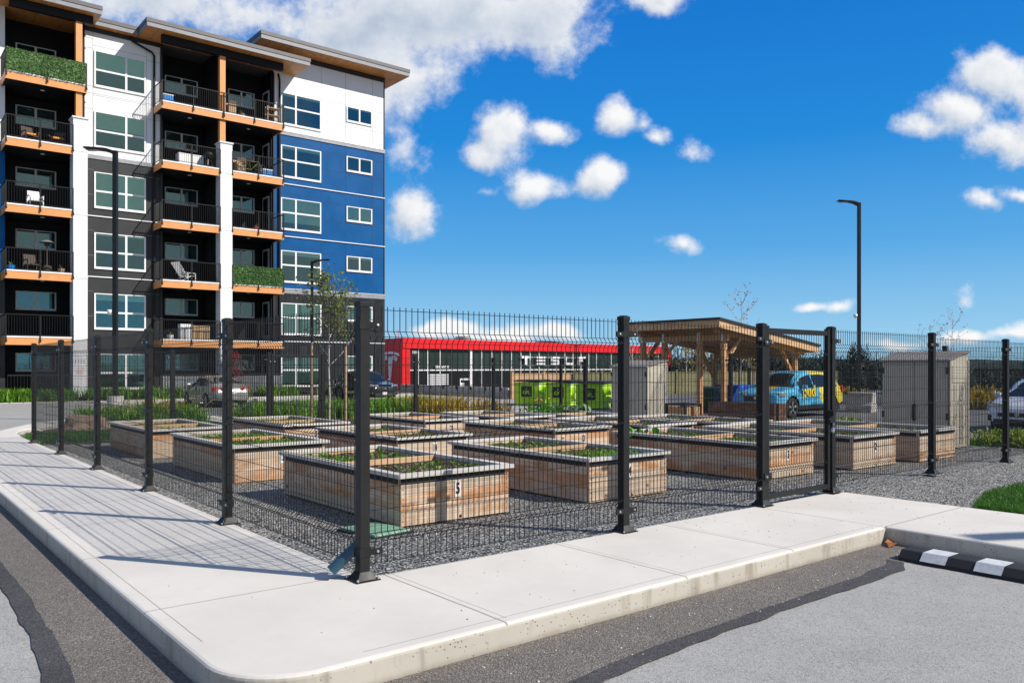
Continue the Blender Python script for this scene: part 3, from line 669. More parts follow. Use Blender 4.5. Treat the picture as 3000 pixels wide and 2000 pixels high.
# ------------------------------------------------------------------ raised beds
W_, L_, H_ = 1.28, 2.62, .445
def bed(x, y, z, num, label, seed):
    r = random.Random(seed)
    t = thing('raised_bed', label, 'raised bed', (x, y, z), 0, 'cedar raised beds in the garden')
    ph = H_/3
    for s, X in ((0, 0), (1, W_-.038)):
        bb = MB()
        for k in range(3): bb.box(X, X+.038, .04, L_-.04, k*ph+.001, (k+1)*ph-.002)
        bb.build('side_panel', 'cedar', t, bevel=.003)
    for s, Y in ((0, 0), (1, L_-.04)):
        bb = MB()
        for k in range(3):
            cut = .09 if r.random() < .4 else 0
            bb.box(0, W_-cut, Y, Y+.04, k*ph+.001, (k+1)*ph-.002)
            if cut: bb.box(W_-cut+.002, W_, Y, Y+.04, k*ph+.001, (k+1)*ph-.002)
            if Y == 0:
                for X in (.025, W_-.025):
                    for q in (.3, .7): bb.lathe([(.0005, -.004), (.006, -.003), (.007, 0)], 6, 1, 'y', (X, 0, (k+q)*ph))
        if Y == 0:
            bb.lathe([(.0005, -.002), (.017, -.002), (.018, 0)], 12, 1, 'y', (W_*.53, 0, .025))
        bb.build('end_panel', ['cedar', 'rubber'], t, bevel=.003)
    bb = MB(); q = .003
    bb.box(-q, -.0005, .05, L_-.05, H_-.055, H_); bb.box(W_+.0005, W_+q, .05, L_-.05, H_-.055, H_); bb.box(.0, W_-.05, -q, -.0005, H_-.055, H_)
    bb.build('liner_strip', 'rubber', t)
    c = .045; w = .092; zt = H_+.004
    for a in ((-c, W_+c, -c, -c+w), (-c, W_+c, L_+c-w, L_+c), (-c, -c+w, -c+w+.001, L_+c-w-.001), (W_+c-w, W_+c, -c+w+.001, L_+c-w-.001)):
        MB().box(*a, zt, zt+.04).build('cap_rail', 'cap', t, bevel=.004)
    MB().box(.04, W_-.04, L_*.5-.02, L_*.5+.02, .2, H_+.03).build('divider_board', 'freshwood', t, bevel=.003)
    sb = MB(); nx, ny = 14, 26
    vs = [(.038+(W_-.076)*i/nx, .04+(L_-.08)*j/ny, H_-.032+.022*noise.noise(Vector((i*.4+seed, j*.4, seed)))+.012*noise.noise(Vector((i*1.3, j*1.3, seed)))) for j in range(ny+1) for i in range(nx+1)]
    sb.add(vs, [(j*(nx+1)+i, j*(nx+1)+i+1, (j+1)*(nx+1)+i+1, (j+1)*(nx+1)+i) for j in range(ny) for i in range(nx)])
    sb.build('soil', 'soil', t, smooth=True)
    if num:
        pl = MB().box(W_*.5-.03, W_*.5+.035, -.006, -.001, .215, .375).build('number_plate', 'whitepaint', t)
        text(str(num), .145, 'rubber', pl, (W_*.5+.003, -.0075, .295), name='numeral', sx=.66 if num < 10 else .52, depth=.001, bold=.006)
        br = MB(); 
        for X in (W_*.5-.06, W_*.5+.06):
            for Z in (.2, .39): br.lathe([(.0005, -.003), (.005, -.002), (.006, 0)], 6, 0, 'y', (X, -.001, Z))
        br.build('screw', 'galv', t)
    return t
def sprigs(x, y, z, n, seed, label, hmax=.07, zones=None, mat='seedling', name='seedlings', lw=.02):
    bb = MB(); r = random.Random(seed)
    for i in range(n):
        if zones: zx0, zx1, zy0, zy1 = r.choice(zones)
        else: zx0, zx1, zy0, zy1 = .08, W_-.08, .1, L_-.1
        px = x+r.uniform(zx0, zx1); py = y+r.uniform(zy0, zy1); pz = z+H_-.032; h = hmax*r.uniform(.35, 1)
        for k in range(r.randint(4, 7)):
            a = r.uniform(0, 2*PI); l = h*r.uniform(.5, 1.1); w = lw*r.uniform(.6, 1.2); dx, dy = math.cos(a), math.sin(a); u = r.uniform(.4, 1.0)
            b0 = Vector((px, py, pz)); tip = Vector((px+dx*l*.8, py+dy*l*.8, pz+h*u)); md = (b0+tip)/2+Vector((0, 0, h*.22)); sd = Vector((-dy, dx, 0))*w
            bb.add([b0, md-sd, tip, md+sd], [(0, 1, 2, 3)])
    o = bb.build(name, mat); o['kind'] = 'stuff'; o['label'] = label; return o
BEDS = [  # x, y, number, seedlings, description
 (1.2, 1.47, 5, 150, 'reddish cedar raised bed numbered 5, nearest the corner post'),
 (3.51, 1.34, 4, 190, 'cedar raised bed numbered 4 with leafy greens at its front end'),
 (6.5, 1.2, 3, 110, 'cedar raised bed numbered 3 seen through the gate'),
 (8.5, 1.0, 2, 80, 'rust-stained cedar raised bed numbered 2 right of the gate'),
 (10.25, .85, 0, 70, 'pale cedar raised bed with no number in front of the right-hand shed'),
 (1.12, 5.45, 15, 330, 'cedar raised bed full of green shoots behind bed 5, its number half hidden'),
 (3.47, 5.28, 14, 60, 'cedar raised bed numbered 14 between beds 5 and 23'),
 (6.45, 5.14, 13, 60, 'cedar raised bed numbered 13 behind bed 4'),
 (8.45, 4.85, 12, 60, 'cedar raised bed in the middle row behind bed 3, with bare soil'),
 (10.15, 4.3, 11, 160, 'cedar raised bed in the middle row in front of the brown planter'),
 (1.1, 9.3, 25, 120, 'far left cedar raised bed by the lawn'),
 (3.45, 9.25, 24, 120, 'cedar raised bed numbered 24 in the back row behind bed 15'),
 (6.4, 9.05, 23, 50, 'cedar raised bed numbered 23 in the back row near the rear gate'),
 (8.45, 8.85, 22, 45, 'cedar raised bed in the back row in front of the first lime bin'),
 (10.2, 8.2, 21, 60, 'cedar raised bed in the back row beside the flowering plants'),
]
for i, (x, y, n, k, d) in enumerate(BEDS):
    z = gz(x+.6, y+.2)+.004 if y > 3 else gz(x, y)+.008
    bed(x, y, z, n, d, 40+i)
    zn = None
    if n == 4: zn = [(.1, 1.2, .1, 1.2), (.5, 1.2, .12, .75), (.6, 1.2, .1, .6), (.1, 1.2, 1.4, 2.5)]
    if n == 5: zn = [(.1, 1.2, 1.5, 2.5), (.08, .5, 1.4, 2.5), (.08, .4, 1.5, 2.5), (.3, 1.2, .1, 1.1)]
    sprigs(x, y, z, int(k*2.2), 60+i, 'small green seedlings in the soil of the %s' % d.split(' ', 1)[1][:70], .065 if n in (4, 15, 5) else .05, zn, lw=.009)
def leafy(name, label, cat, x, y, z, n, l, w, mat, seed, spread=.5, up=.7, rows=1, extra=None):
    t = thing(name, label, cat, (x, y, z)); r = random.Random(seed)
    bb = MB()
    for i in range(n):
        a = r.uniform(0, 2*PI); el = r.uniform(.25, 1.15)*up; L2 = l*r.uniform(.6, 1.1); ww = w*r.uniform(.7, 1.2)
        o = Vector((r.gauss(0, spread*.3), r.gauss(0, spread*.3), r.uniform(0, l*.5) if rows > 1 else 0))
        d = Vector((math.cos(a)*math.cos(el), math.sin(a)*math.cos(el), math.sin(el))); sd = Vector((-math.sin(a), math.cos(a), 0))*ww; dn = Vector((0, 0, -L2*.16))
        p = [o, o+d*L2*.35-sd*.8, o+d*L2*.7-sd+dn*.2, o+d*L2+dn, o+d*L2*.7+sd+dn*.2, o+d*L2*.35+sd*.8, o+d*L2*.5+Vector((0, 0, -ww*.35))]
        bb.add(p, [(0, 1, 6), (1, 2, 6), (2, 3, 6), (3, 4, 6), (4, 5, 6), (5, 0, 6)])
    bb.build('leaves', mat, t, smooth=False)
    s = MB(); s.tube([(0, 0, -.03), (0, 0, l*.5)], [.012, .006], 6); s.build('stem', 'bark', t)
    return t
zb = H_-.05
leafy('leafy_plant', 'big bright green leafy plant at the back of bed 3', 'plant', 6.75, 3.55, gz(6.7, 3)+zb, 34, .3, .05, 'lushleaf', 3, .3, 1.0)
leafy('leafy_plant', 'tall weed with upright leaves in bed 5', 'plant', 1.62, 3.1, zb, 12, .2, .025, 'seedling', 4, .1, 1.3)
leafy('leafy_plant', 'small sprout beside the back edge of bed 5', 'plant', 2.2, 3.6, zb, 5, .12, .012, 'limeleaf', 5, .05, 1.3)
leafy('leafy_plant', 'bushy green plant in the far bed in front of the lime bins', 'plant', 10.6, 10.2, gz(10, 10)+zb, 130, .3, .03, 'lushleaf', 6, .8, 1.0, 2)
leafy('leafy_plant', 'pale grey-green kale next to the bushy plant in the far bed', 'plant', 11.15, 9.9, gz(10, 10)+zb, 90, .28, .045, 'kale', 7, .6, 1.0, 2)
o = thing('marigold', 'orange flowers on the bushy plant before the lime bins', 'flower', (10.55, 10.2, gz(10, 10)+zb))
bb = MB(); r = random.Random(4)
for i in range(9):
    c = Vector((r.gauss(-.1, .14), r.gauss(0, .14), .36+r.uniform(0, .1)))
    bb.lathe([(.001, .012), (.022, .01), (.03, -.006), (.01, -.02)], 7, 0, 'z', c)
bb.build('petals', 'petalorange', o)
MB().tube([(-.1, 0, 0), (-.1, 0, .36)], .005, 5).build('stem', 'bark', o)

# small things on the ground near the corner
t = thing('valve_box_lid', 'green plastic valve box lid set in the gravel beside bed 5', 'valve lid', (1.0, 1.6, -.02), rad(8))
MB().box(-.27, .13, -.36, .16, 0, .03).build('lid', 'greenlid', t, bevel=.012)
MB().box(-.29, .15, -.38, .18, -.03, .012).build('collar', 'rubber', t)
t = thing('pipe_offcut', 'blue plastic pipe half leaning on the foot of the corner post', 'pipe', (-.055, .03, .0))
bb = MB(); A0 = Vector((-.11, .2, .05)); n = 9
ax = Vector((.21, -.06, .19)).normalized(); sd = Vector((0, 0, 1)).cross(ax).normalized(); up = ax.cross(sd); vs = []
for j in range(2):
    for R in (.052, .046):
        for k in range(n):
            a = PI*1.15*k/(n-1)-.25; vs.append(tuple(A0-Vector((.0, .1, 0))+ax*(.27*j)+sd*math.cos(a)*R+up*math.sin(a)*R))
fs = []
for k in range(n-1): fs += [(k, k+1, 2*n+k+1, 2*n+k), (n+k, n+k+1, 3*n+k+1, 3*n+k), (k, k+1, n+k+1, n+k), (2*n+k, 2*n+k+1, 3*n+k+1, 3*n+k)]
fs += [(0, n, 3*n, 2*n), (n-1, 2*n-1, 4*n-1, 3*n-1)]
bb.add(vs, fs); bb.build('pipe_shell', 'bluepipe', t)
tag(MB().add([(4.42, -1.52, -.138), (4.5, -1.56, -.1), (4.6, -1.5, -.125), (4.62, -1.42, -.09), (4.52, -1.43, -.12), (4.47, -1.47, -.105)], [(0, 1, 5), (1, 2, 5), (2, 4, 5), (2, 3, 4)]).build('dry_leaf', 'leafbrown'), 'curled dry brown leaf in the kerb corner', 'leaf')

def wheelstop(loc, rz, label, g=None):
    t = thing('wheel_stop', label, 'parking block', loc, rz, g)
    prof = [(-.085, 0), (.085, 0), (.08, .03), (.05, .095), (-.05, .095), (-.08, .03)]
    bb = MB(); bb.prism(prof, -.9, .9, 'x'); bb.build('rubber_body', 'rubber', t, bevel=.006)
    for c in (-.62, -.21, .21, .62):
        q = MB(); x0, x1 = c-.1, c+.1
        for (a, b2) in (((-.0865, .0285), (-.0515, .0985)), ((-.0505, .0975), (.0505, .0975)), ((.0515, .0985), (.0865, .0285))):
            q.quad((x0, a[0], a[1]), (x1, a[0], a[1]), (x1, b2[0], b2[1]), (x0, b2[0], b2[1]))
        q.build('reflective_patch', 'reflect', t)
    return t
w0 = wheelstop((4.2, -2.68, -.142), PI/2, 'black rubber wheel stop with pale patches in the near parking bay', 'wheel stops')
w0.scale = (1.0, 1.9, .9)
for x in (2.6, 5.3): dup(w0, (x, 36.3, lot(x, 36.3)+.01), 0, 'far wheel stop by the apartment kerb, %s' % ('left of the boulder' if x < 4 else 'seen behind the boulder'), scale=1.0)

def boulder(x, y, z, s, seed, label):
    bm = bmesh.new(); bmesh.ops.create_icosphere(bm, subdivisions=4, radius=1)
    for v in bm.verts:
        d = v.co.normalized(); k = 1+.28*noise.noise(d*1.6+Vector((seed, 0, 0)))+.1*noise.noise(d*4+Vector((seed, 3, 0)))
        v.co = Vector((d.x*s[0]*k, d.y*s[1]*k, max(-.2, d.z*s[2]*k)))
    me = bpy.data.meshes.new('boulder'); bm.to_mesh(me); bm.free(); me.materials.append(M['rock'])
    o = bpy.data.objects.new('boulder', me); COL.objects.link(o); o.location = (x, y, z); return tag(o, label, 'rock')
M['rock'] = plain('brown_rock', (.24, .17, .12), .9, 0, .45, 1.6, 1.0, 9)
boulder(1.75, 17.15, -.1, (.62, .5, .42), 2, 'large brown boulder on the lawn behind the far fence corner')
boulder(2.9, 18.4, -.1, (.45, .4, .3), 5, 'smaller grey-brown boulder beyond the big one')
# ------------------------------------------------------------------ apartment building
FH = 3.05
YW = 40.0
ab = thing('apartment_building', 'six-storey apartment block clad in white, blue and charcoal panels', 'building', (0, YW, 0))
def part(name, mat, fn, parent=None, **kw):
    bb = MB(); fn(bb); o = bb.build(name, mat, parent or ab, **kw); return o
def B(bb, x0, x1, y0, y1, z0, z1, mi=0): bb.box(x0, x1, y0-YW, y1-YW, z0, z1, mi)
zW = 12.12
for q in ((6.13, 9.93, 40, 40.3, zW, 18.5), (16.15, 23.4, 40, 52, 15.12, 19.69), (-6, 2.9, 40, 52, zW, 18.5)): part('white_wall', 'white', lambda b: B(b, *q))
for q in ((16.15, 23.4, 40, 52, 6.0, 14.93), (-6, 2.9, 40, 52, 6.0, zW-.01)): part('blue_wall', 'blue', lambda b: B(b, *q))
for q in ((6.13, 9.93, 40, 40.3, 0, zW-.01), (-6, 2.9, 40, 52, 0, 5.99)): part('charcoal_wall', 'charcoal', lambda b: B(b, *q))
def corr(b):
    n = 92
    for i in range(n):
        x = 16.15+7.25*i/n
        B(b, x, x+.04, 39.965, 40, .02, 5.74)
    B(b, 16.15, 23.4, 40, 52, 0, 5.74)
part('corrugated_wall', 'corr', corr)
for q in ((16.15, 23.45, 39.95, 40, 14.93, 15.12), (16.15, 23.45, 39.95, 40, 5.74, 6.0), (6.13, 9.93, 39.96, 40, zW-.2, zW)): part('metal_band', 'metalgrey', lambda b: B(b, *q))
for q in [(16.15, 23.43, 39.94, 40, z, z+.05) for z in (12.08, 9.03, 2.93)]+[(6.13, 9.93, 39.95, 40, z, z+.05) for z in (9.03, 5.98)]+[(16.15, 23.44, 39.93, 39.95, 15.12, 15.15), (16.15, 23.44, 39.93, 39.95, 6.0, 6.03)]: part('flashing', 'whitepaint', lambda b: B(b, *q))
for q in ((23.36, 23.43, 39.97, 40.1, 0, 19.69), (16.1, 16.17, 39.96, 40, 0, 18.4), (9.9, 10.0, 39.93, 41.4, 0, 18.4)): part('corner_trim', 'charcoal', lambda b: B(b, *q))
for q in ((16.15, 23.43, 39.955, 40, 19.4, 19.69), (6.13, 9.93, 39.95, 40, 18.28, 18.5)): part('roof_trim', 'charcoal', lambda b: B(b, *q))
def seams(zs, xs, x0, x1):
    def f(b):
        for z, a, c in zs: B(b, a, c, 39.993, 40, z, z+.014)
        for x, a, c in xs: B(b, x, x+.014, 39.992, 40, a, c)
    return f
part('panel_seam', 'seamgrey', seams([(18.43, 16.55, 23.36), (17.45, 19.1, 23.36), (16.2, 19.1, 23.36)]+[(z, a, c) for z in (17.95, 17.45, 15.55, 14.4, 12.5) for a, c in ((6.13, 6.7), (9.2, 9.9))]+[(15.2, 6.13, 9.9), (17.62, 6.7, 9.2), (15.12, 6.7, 9.2)],
     [(19.09, 15.15, 19.4), (20.7, 15.15, 19.4), (22.55, 15.15, 19.4), (6.68, zW, 18.3), (9.22, zW, 18.3)], 0, 0))
part('panel_seam', 'seamblue', seams([(z+d, a, 23.36) for z in (6.03, 9.08, 12.13) for d, a in ((1.15, 19.09), (2.25, 19.09))]+[(z+2.45, 16.55, 19.09) for z in (6.03, 9.08, 12.13)],
     [(19.09, 6.03, 14.93), (20.7, 6.03, 14.93), (22.55, 6.03, 14.93), (16.55, 6.03, 14.93)], 0, 0))
part('panel_seam', 'seamgrey', lambda b: [B(b, a, c, 39.994, 40, z, z+.01) for k in range(4) for z in (zW-.75-FH*k, zW-2.0-FH*k) for a, c in ((6.13, 6.7), (9.2, 9.9))])
# recesses behind the balconies
def recess(b):
    for x0, x1 in ((2.9, 6.0), (9.95, 16.15)):
        B(b, x0-.05, x1+.05, 41.5, 41.7, 0, 18.5)
    for x in (2.8, 6.03, 16.0): B(b, x, x+.12, 40.05 if x != 6.03 else 39.2, 41.5, 0, 18.5)
    B(b, 9.93, 10.05, 40.0, 41.5, 0, 18.5)
    B(b, 12.6, 12.8, 39.15, 41.5, 0, 18.5)
    for k in range(1, 6):
        for x0, x1 in ((2.92, 6.03), (10.05, 12.6), (12.8, 16.0)): B(b, x0, x1, 40.0, 41.5, k*FH-.42, k*FH-.2)
    for x0, x1 in ((2.9, 6.4), (9.6, 16.1)): B(b, x0, x1, 38.55, 38.8, 18.1, 18.5)
    B(b, -6, 2.8, 40.3, 41, 0, 18)
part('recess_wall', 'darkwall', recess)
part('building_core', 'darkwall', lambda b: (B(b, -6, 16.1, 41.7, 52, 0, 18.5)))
# columns
part('column', 'offwhite', lambda b: (B(b, 12.53, 13.18, 38.45, 39.15, 0, 13.42), B(b, 12.48, 13.23, 38.4, 39.2, 13.42, 13.5)), bevel=.01)
part('column', 'offwhite', lambda b: (B(b, 5.5, 6.13, 38.45, 39.2, 0, 13.4), B(b, 5.45, 6.18, 38.4, 39.25, 13.4, 13.48)), bevel=.01)
part('column_band', 'whitepaint', lambda b: [B(b, x0-.015, x1+.015, 38.435, 38.45, k*FH-.38, k*FH-.33) for k in (2, 3, 4) for x0, x1 in ((12.53, 13.18), (5.5, 6.13))])
part('timber_column', 'orange', lambda b: (B(b, 12.56, 12.86, 38.6, 38.9, 13.5, 14.68), B(b, 12.56, 12.86, 38.6, 38.9, 15.06, 18.1)))
part('timber_column', 'orange', lambda b: (B(b, 5.65, 5.93, 38.6, 38.9, 13.48, 14.68), B(b, 5.65, 5.93, 38.6, 38.9, 15.06, 18.1)))
# roofs
def roof(x0, x1, y0, y1, z, th):
    o = part('roof', 'rooflight', lambda b: B(b, x0, x1, y0, y1, z+.012, z+th*.55))
    part('roof_edge', 'taupe', lambda b: B(b, x0-.03, x1+.03, y0-.03, y1, z+th*.55, z+th), o)
    part('soffit', 'soffit', lambda b: B(b, x0+.02, x1-.02, y0+.02, y1, z, z+.01), o)
    part('soffit_joint', 'seamdark', lambda b: [B(b, x0+q, x0+q+.012, y0+.05, y0+3.2, z-.003, z-.0005) for q in [1.2*k+.6 for k in range(int((x1-x0)/1.2))]], o)
roof(-6, 6.68, 38.1, 53, 18.5, .42)
roof(6.7, 8.7, 39.55, 53, 18.5, .42)
roof(8.72, 17.45, 38.0, 40.0, 18.5, .42)
roof(14.9, 24.5, 38.75, 53, 19.69, .44)
part('roof_deck', 'taupe', lambda b: B(b, 8.7, 16.1, 40.0, 52, 18.5, 18.7))
part('drain_pipe', 'black', lambda b: (b.tube([(9.58, -.1, 0), (9.58, -.1, 17.75), (9.45, -.12, 17.9), (8.5, -.12, 18.25), (8.4, -.12, 18.45)], .055, 8)))
part('drain_pipe', 'black', lambda b: (b.tube([(16.45, -.1, 0), (16.45, -.1, 18.0), (16.35, -.14, 18.35)], .055, 8)))

def window(x0, x1, z0, z1, mull=None, trans=None, y=YW, blind=0.0, blind2=0.0, f=.07, parent=None):
    """white frame with bars; panes; a roller blind behind them; a flat dark panel painted as the unlit interior"""
    o = MB(); yy = y-YW
    o.box(x0-.02, x1+.02, yy-.06, yy-.002, z0-.05, z0+f); o.box(x0-.02, x1+.02, yy-.06, yy-.002, z1-f*.7, z1); o.box(x0-.02, x0+f*.8, yy-.06, yy-.002, z0+f, z1-f*.7); o.box(x1-f*.8, x1+.02, yy-.06, yy-.002, z0+f, z1-f*.7)
    ms = mull or []
    for m in ms: o.box(m-.05, m+.05, yy-.058, yy-.002, z0+f, z1-f*.7)
    xs = [x0+f*.8]+sum([[m-.05, m+.05] for m in ms], [])+[x1-f*.8]
    if trans:
        for i in range(0, len(xs), 2): o.box(xs[i], xs[i+1], yy-.056, yy-.002, trans-.045, trans+.045)
    w = o.build('window', 'frame', ab)
    p = MB(); p.box(x0+.01, x1-.01, yy-.03, yy-.026, z0+.02, z1-.02); p.build('pane', 'glass', w)
    q = MB(); q.box(x0, x1, yy-.005, yy-.001, z0, z1); q.build('dark_backing', 'room', w)
    if blind > .02: MB().box(x0+.03, x1-.03, yy-.018, yy-.012, z1-(z1-z0)*blind, z1-.02).build('blind', 'blind', w)
    return w
bl = {6: .5, 5: .48, 4: .97, 3: .08, 2: .2, 1: .6}
for k in range(1, 7):
    d = (k-6)*FH
    window(6.75, 9.16, 15.6+d, 17.38+d, [8.23], 16.42+d, blind=bl[k])
be = {6: .1, 5: .12, 4: .78, 3: .15, 2: .97, 1: .9}
for k in range(1, 7):
    d = (k-6)*FH
    window(16.57, 19.05, (15.56+d) if k > 1 else -.05+.4, 17.38+d, [17.47], 16.54+d, blind=be[k], y=YW if k > 2 else 39.965)
    window(20.77, 22.5, 16.5+d, 17.4+d, [21.64], blind=[.9, .9, .2, .95, .1, .15][k-1], y=YW if k > 2 else 39.965)
for k in range(1, 7):
    d = (k-6)*FH
    window(3.55, 5.28, 16.54+d, 17.42+d, [4.4], y=41.5, f=.05)
    window(10.58, 12.3, 16.56+d, 17.42+d, [11.45], y=41.5, f=.05, blind=.9 if k == 1 else 0)
    window(14.04, 15.55, 16.56+d, 17.42+d, [14.8], y=41.5, f=.05)
    o = part('glazed_door', 'frame', lambda b: (B(b, 15.97, 16.0, 40.3, 41.25, (k-1)*FH+.02, (k-1)*FH+2.2)))
    part('pane', 'glassdark', lambda b: B(b, 15.962, 15.968, 40.42, 41.12, (k-1)*FH+.25, (k-1)*FH+2.08), o)
    for x in (4.4, 11.3, 14.5):
        z = k*FH-.2 if k < 6 else 18.5
        part('ceiling_light', 'frame', lambda b: b.lathe([(.001, -.1), (.1, -.09), (.12, -.01), (.12, 0)], 12, 0, 'z', (x, 39.6-YW, z-(.22 if k < 6 else 0))), smooth=True)

def balcony(x0, x1, k, left=True, right=True, wallx=None):
    zt = (k-1)*FH-.2
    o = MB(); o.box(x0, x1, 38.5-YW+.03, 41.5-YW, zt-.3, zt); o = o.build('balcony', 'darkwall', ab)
    f = MB(); f.box(x0-.03, x1+.03, 38.5-YW, 38.5-YW+.03, zt-.36, zt-.02)
    if left: f.box(x0-.03, x0, 38.53-YW, 40-YW, zt-.36, zt-.02)
    if right: f.box(x1, x1+.03, 38.53-YW, 40-YW, zt-.36, zt-.02)
    f.build('fascia', 'orange', o)
    e = MB(); e.box(x0-.04, x1+.04, 38.48-YW, 38.6-YW, zt-.018, zt+.05); e.build('edge_flashing', 'whitepaint', o)
    r = MB(); yf = 38.47-YW
    def bars(ax, a, c, fix):
        n = max(2, int((c-a)/.108))
        P = (lambda t, z: (t, fix, z)) if ax == 0 else (lambda t, z: (fix, t, z))
        for i in range(n+1): t = a+(c-a)*i/n; r.tube([P(t, zt+.09), P(t, zt+1.04)], .009, 4)
        r.tube([P(a, zt+1.05), P(c, zt+1.05)], .028, 4); r.tube([P(a, zt+.1), P(c, zt+.1)], .018, 4)
    bars(0, x0, x1, yf)
    if left: bars(1, yf, -.02, x0)
    if right: bars(1, yf, -.02, x1)
    m = max(1, round((x1-x0)/1.55))
    for i in range(m+1):
        x = x0+(x1-x0)*i/m; r.box(x-.025, x+.025, yf-.03, yf+.02, zt-.12, zt+1.06)
        r.box(x-.04, x+.04, yf-.036, yf-.03, zt-.24, zt-.1)
    r.build('railing', 'black', o); return o
for k in range(2, 7):
    if k == 6:
        balcony(2.75, 6.08, 6); balcony(9.57, 12.7, 6, True, False); balcony(12.74, 16.08, 6, False, True)
    else:
        balcony(2.75, 5.5, k, True, False); balcony(9.57, 12.53, k, True, False); balcony(13.18, 16.08, k, False, True)
def patio(b, x0, x1):
    for i in range(int((x1-x0)/.12)): B(b, x0+i*.12, x0+i*.12+.06, 38.42, 38.45, .05, 1.0)
    B(b, x0, x1, 38.45, 38.47, .05, 1.0)
for x0, x1 in ((9.6, 12.4), (13.3, 16.0)): part('patio_screen', 'corrlight', lambda b: patio(b, x0, x1))
for x0, x1 in ((9.6, 12.4), (13.3, 16.0)): part('patio_rail', 'black', lambda b: B(b, x0, x1, 38.38, 38.46, 1.05, 1.12))
part('patio_rail', 'black', lambda b: [B(b, 2.8, 5.4, 38.38, 38.44, 1.05, 1.12)]+[B(b, 2.8+i*.13, 2.82+i*.13, 38.4, 38.42, .0, 1.05) for i in range(21)])
# notice on the column
t = thing('notice_sign', 'white NOTICE sign with red heading on the white column', 'sign', (5.79, 38.44, 1.27))
MB().box(-.2, .2, -.008, 0, -.22, .22).build('sign_board', 'whitepaint', t)
text('NOTICE', .1, 'redsign', t, (0, -.012, .14), name='heading', depth=.002)
pm = MB()
for i in range(5): pm.box(-.16, .16-(i % 2)*.06, -.011, -.0085, .04-i*.045, .055-i*.045)
pm.build('printed_lines', 'redsign', t)

# ---- things standing on the balconies
zB = lambda k: (k-1)*FH-.2+.003
def chair(x, y, z, rz, mat, label, name='patio_chair'):
    t = thing(name, label, 'chair', (x, y, z), rz, 'balcony chairs')
    MB().box(-.26, .26, -.25, .27, .36, .42).build('seat', mat, t, bevel=.01)
    MB().box(-.26, .26, .24, .3, .42, .92, 0, Matrix.Translation((0, .26, .42)) @ Matrix.Rotation(-.2, 4, 'X') @ Matrix.Translation((0, -.26, -.42))).build('backrest', mat, t, bevel=.01)
    for sx in (-1, 1):
        MB().box(sx*.29-.03, sx*.29+.03, -.25, .27, .58, .63).build('armrest', mat, t, bevel=.008)
        for sy in (-.22, .24): MB().box(sx*.28-.02, sx*.28+.02, sy-.02, sy+.02, 0, .58).build('leg', mat, t)
    return t
# white slatted folding chair
t = thing('adirondack_chair', 'white slatted garden chair on the third-floor balcony', 'chair', (10.9, 39.15, zB(3)), rad(110))
bb = MB()
for i in range(6): bb.beam((-.3+i*.11, .1, .3), (-.33+i*.122, .62, 1.02), .085, .02)
bb.build('backrest', 'whitepaint', t)
bb = MB()
for i in range(6): bb.box(-.27, .27, -.45+i*.1, -.37+i*.1, .36-i*.02, .38-i*.02)
bb.build('seat', 'whitepaint', t)
for sx in (-.3, .3):
    MB().beam((sx, -.45, .5), (sx, .3, .5), .1, .025).build('armrest', 'whitepaint', t)
    MB().beam((sx, -.42, 0), (sx, -.42, .5), .07, .03).build('leg', 'whitepaint', t); MB().beam((sx, .5, 0), (sx, -.2, .38), .07, .03).build('leg', 'whitepaint', t)
chair(3.85, 39.4, zB(5), .3, 'wicker', 'brown wicker chair at the left of the fifth-floor left balcony')
chair(5.0, 39.5, zB(5), -.5, 'wicker', 'brown wicker chair at the right of the fifth-floor left balcony')
for i, x in enumerate((3.85, 5.0)):
    tag(MB().box(-.23, .23, -.22, .2, 0, .09).build('seat_cushion', 'petalorange', None, bevel=.02, loc=(x, 39.38, zB(5)+.425)), 'orange cushion on the %s wicker chair' % ('left' if i == 0 else 'right'), 'cushion')
chair(3.9, 39.2, zB(3), .2, 'wicker', 'dark armchair on the balcony with the patio heater')
chair(4.05, 39.3, zB(4), .1, 'whitepaint', 'small white chair on the fourth-floor left balcony')
t = thing('bistro_table', 'small round table between the wicker chairs on the left balcony', 'table', (4.45, 39.3, zB(5)))
MB().lathe([(.001, .46), (.27, .46), (.27, .43), (.001, .43)], 16).build('tabletop', 'black', t); MB().tube([(-.2, 0, 0), (.2, 0, .43)], .012, 5).build('leg', 'black', t); MB().tube([(.2, .05, 0), (-.2, .05, .43)], .012, 5).build('leg', 'black', t)
t = thing('patio_heater', 'tall patio heater with a disc reflector on the left balcony', 'heater', (4.55, 39.4, zB(3)))
MB().lathe([(.02, 0), (.2, 0), (.2, .4), (.04, .45), (.03, 1.35), (.12, 1.4), (.1, 1.5), (.02, 1.52)], 14).build('heater_body', 'wicker', t); MB().lathe([(.001, 1.66), (.1, 1.64), (.36, 1.53), (.34, 1.52), (.001, 1.6)], 18).build('reflector', 'metalgrey', t)
def pot(x, y, z, mat, label):
    t = thing('flower_pot', label, 'pot', (x, y, z), 0, 'pots on the balconies')
    MB().lathe([(.001, 0), (.13, 0), (.18, .28), (.16, .28), (.15, .24), (.001, .24)], 14).build('pot_body', mat, t, smooth=False)
    bb = MB(); r = random.Random(int(x*100))
    for i in range(16):
        a = r.uniform(0, 6.28); l = r.uniform(.1, .28); c = Vector((0, 0, .24)); e = c+Vector((math.cos(a)*l*.6, math.sin(a)*l*.6, l)); s = Vector((-math.sin(a), math.cos(a), 0))*.02
        bb.add([c-s, c+s, e], [(0, 1, 2)])
    bb.build('sprigs', 'seedling', t)
pot(3.0, 38.9, zB(3), 'coolblue', 'pale blue pot in the corner of the heater balcony')
pot(5.1, 39.0, zB(3), 'cardboard', 'clay pot at the right end of the heater balcony')
pot(13.9, 39.0, zB(6), 'cardboard', 'brown pot on the top right balcony')
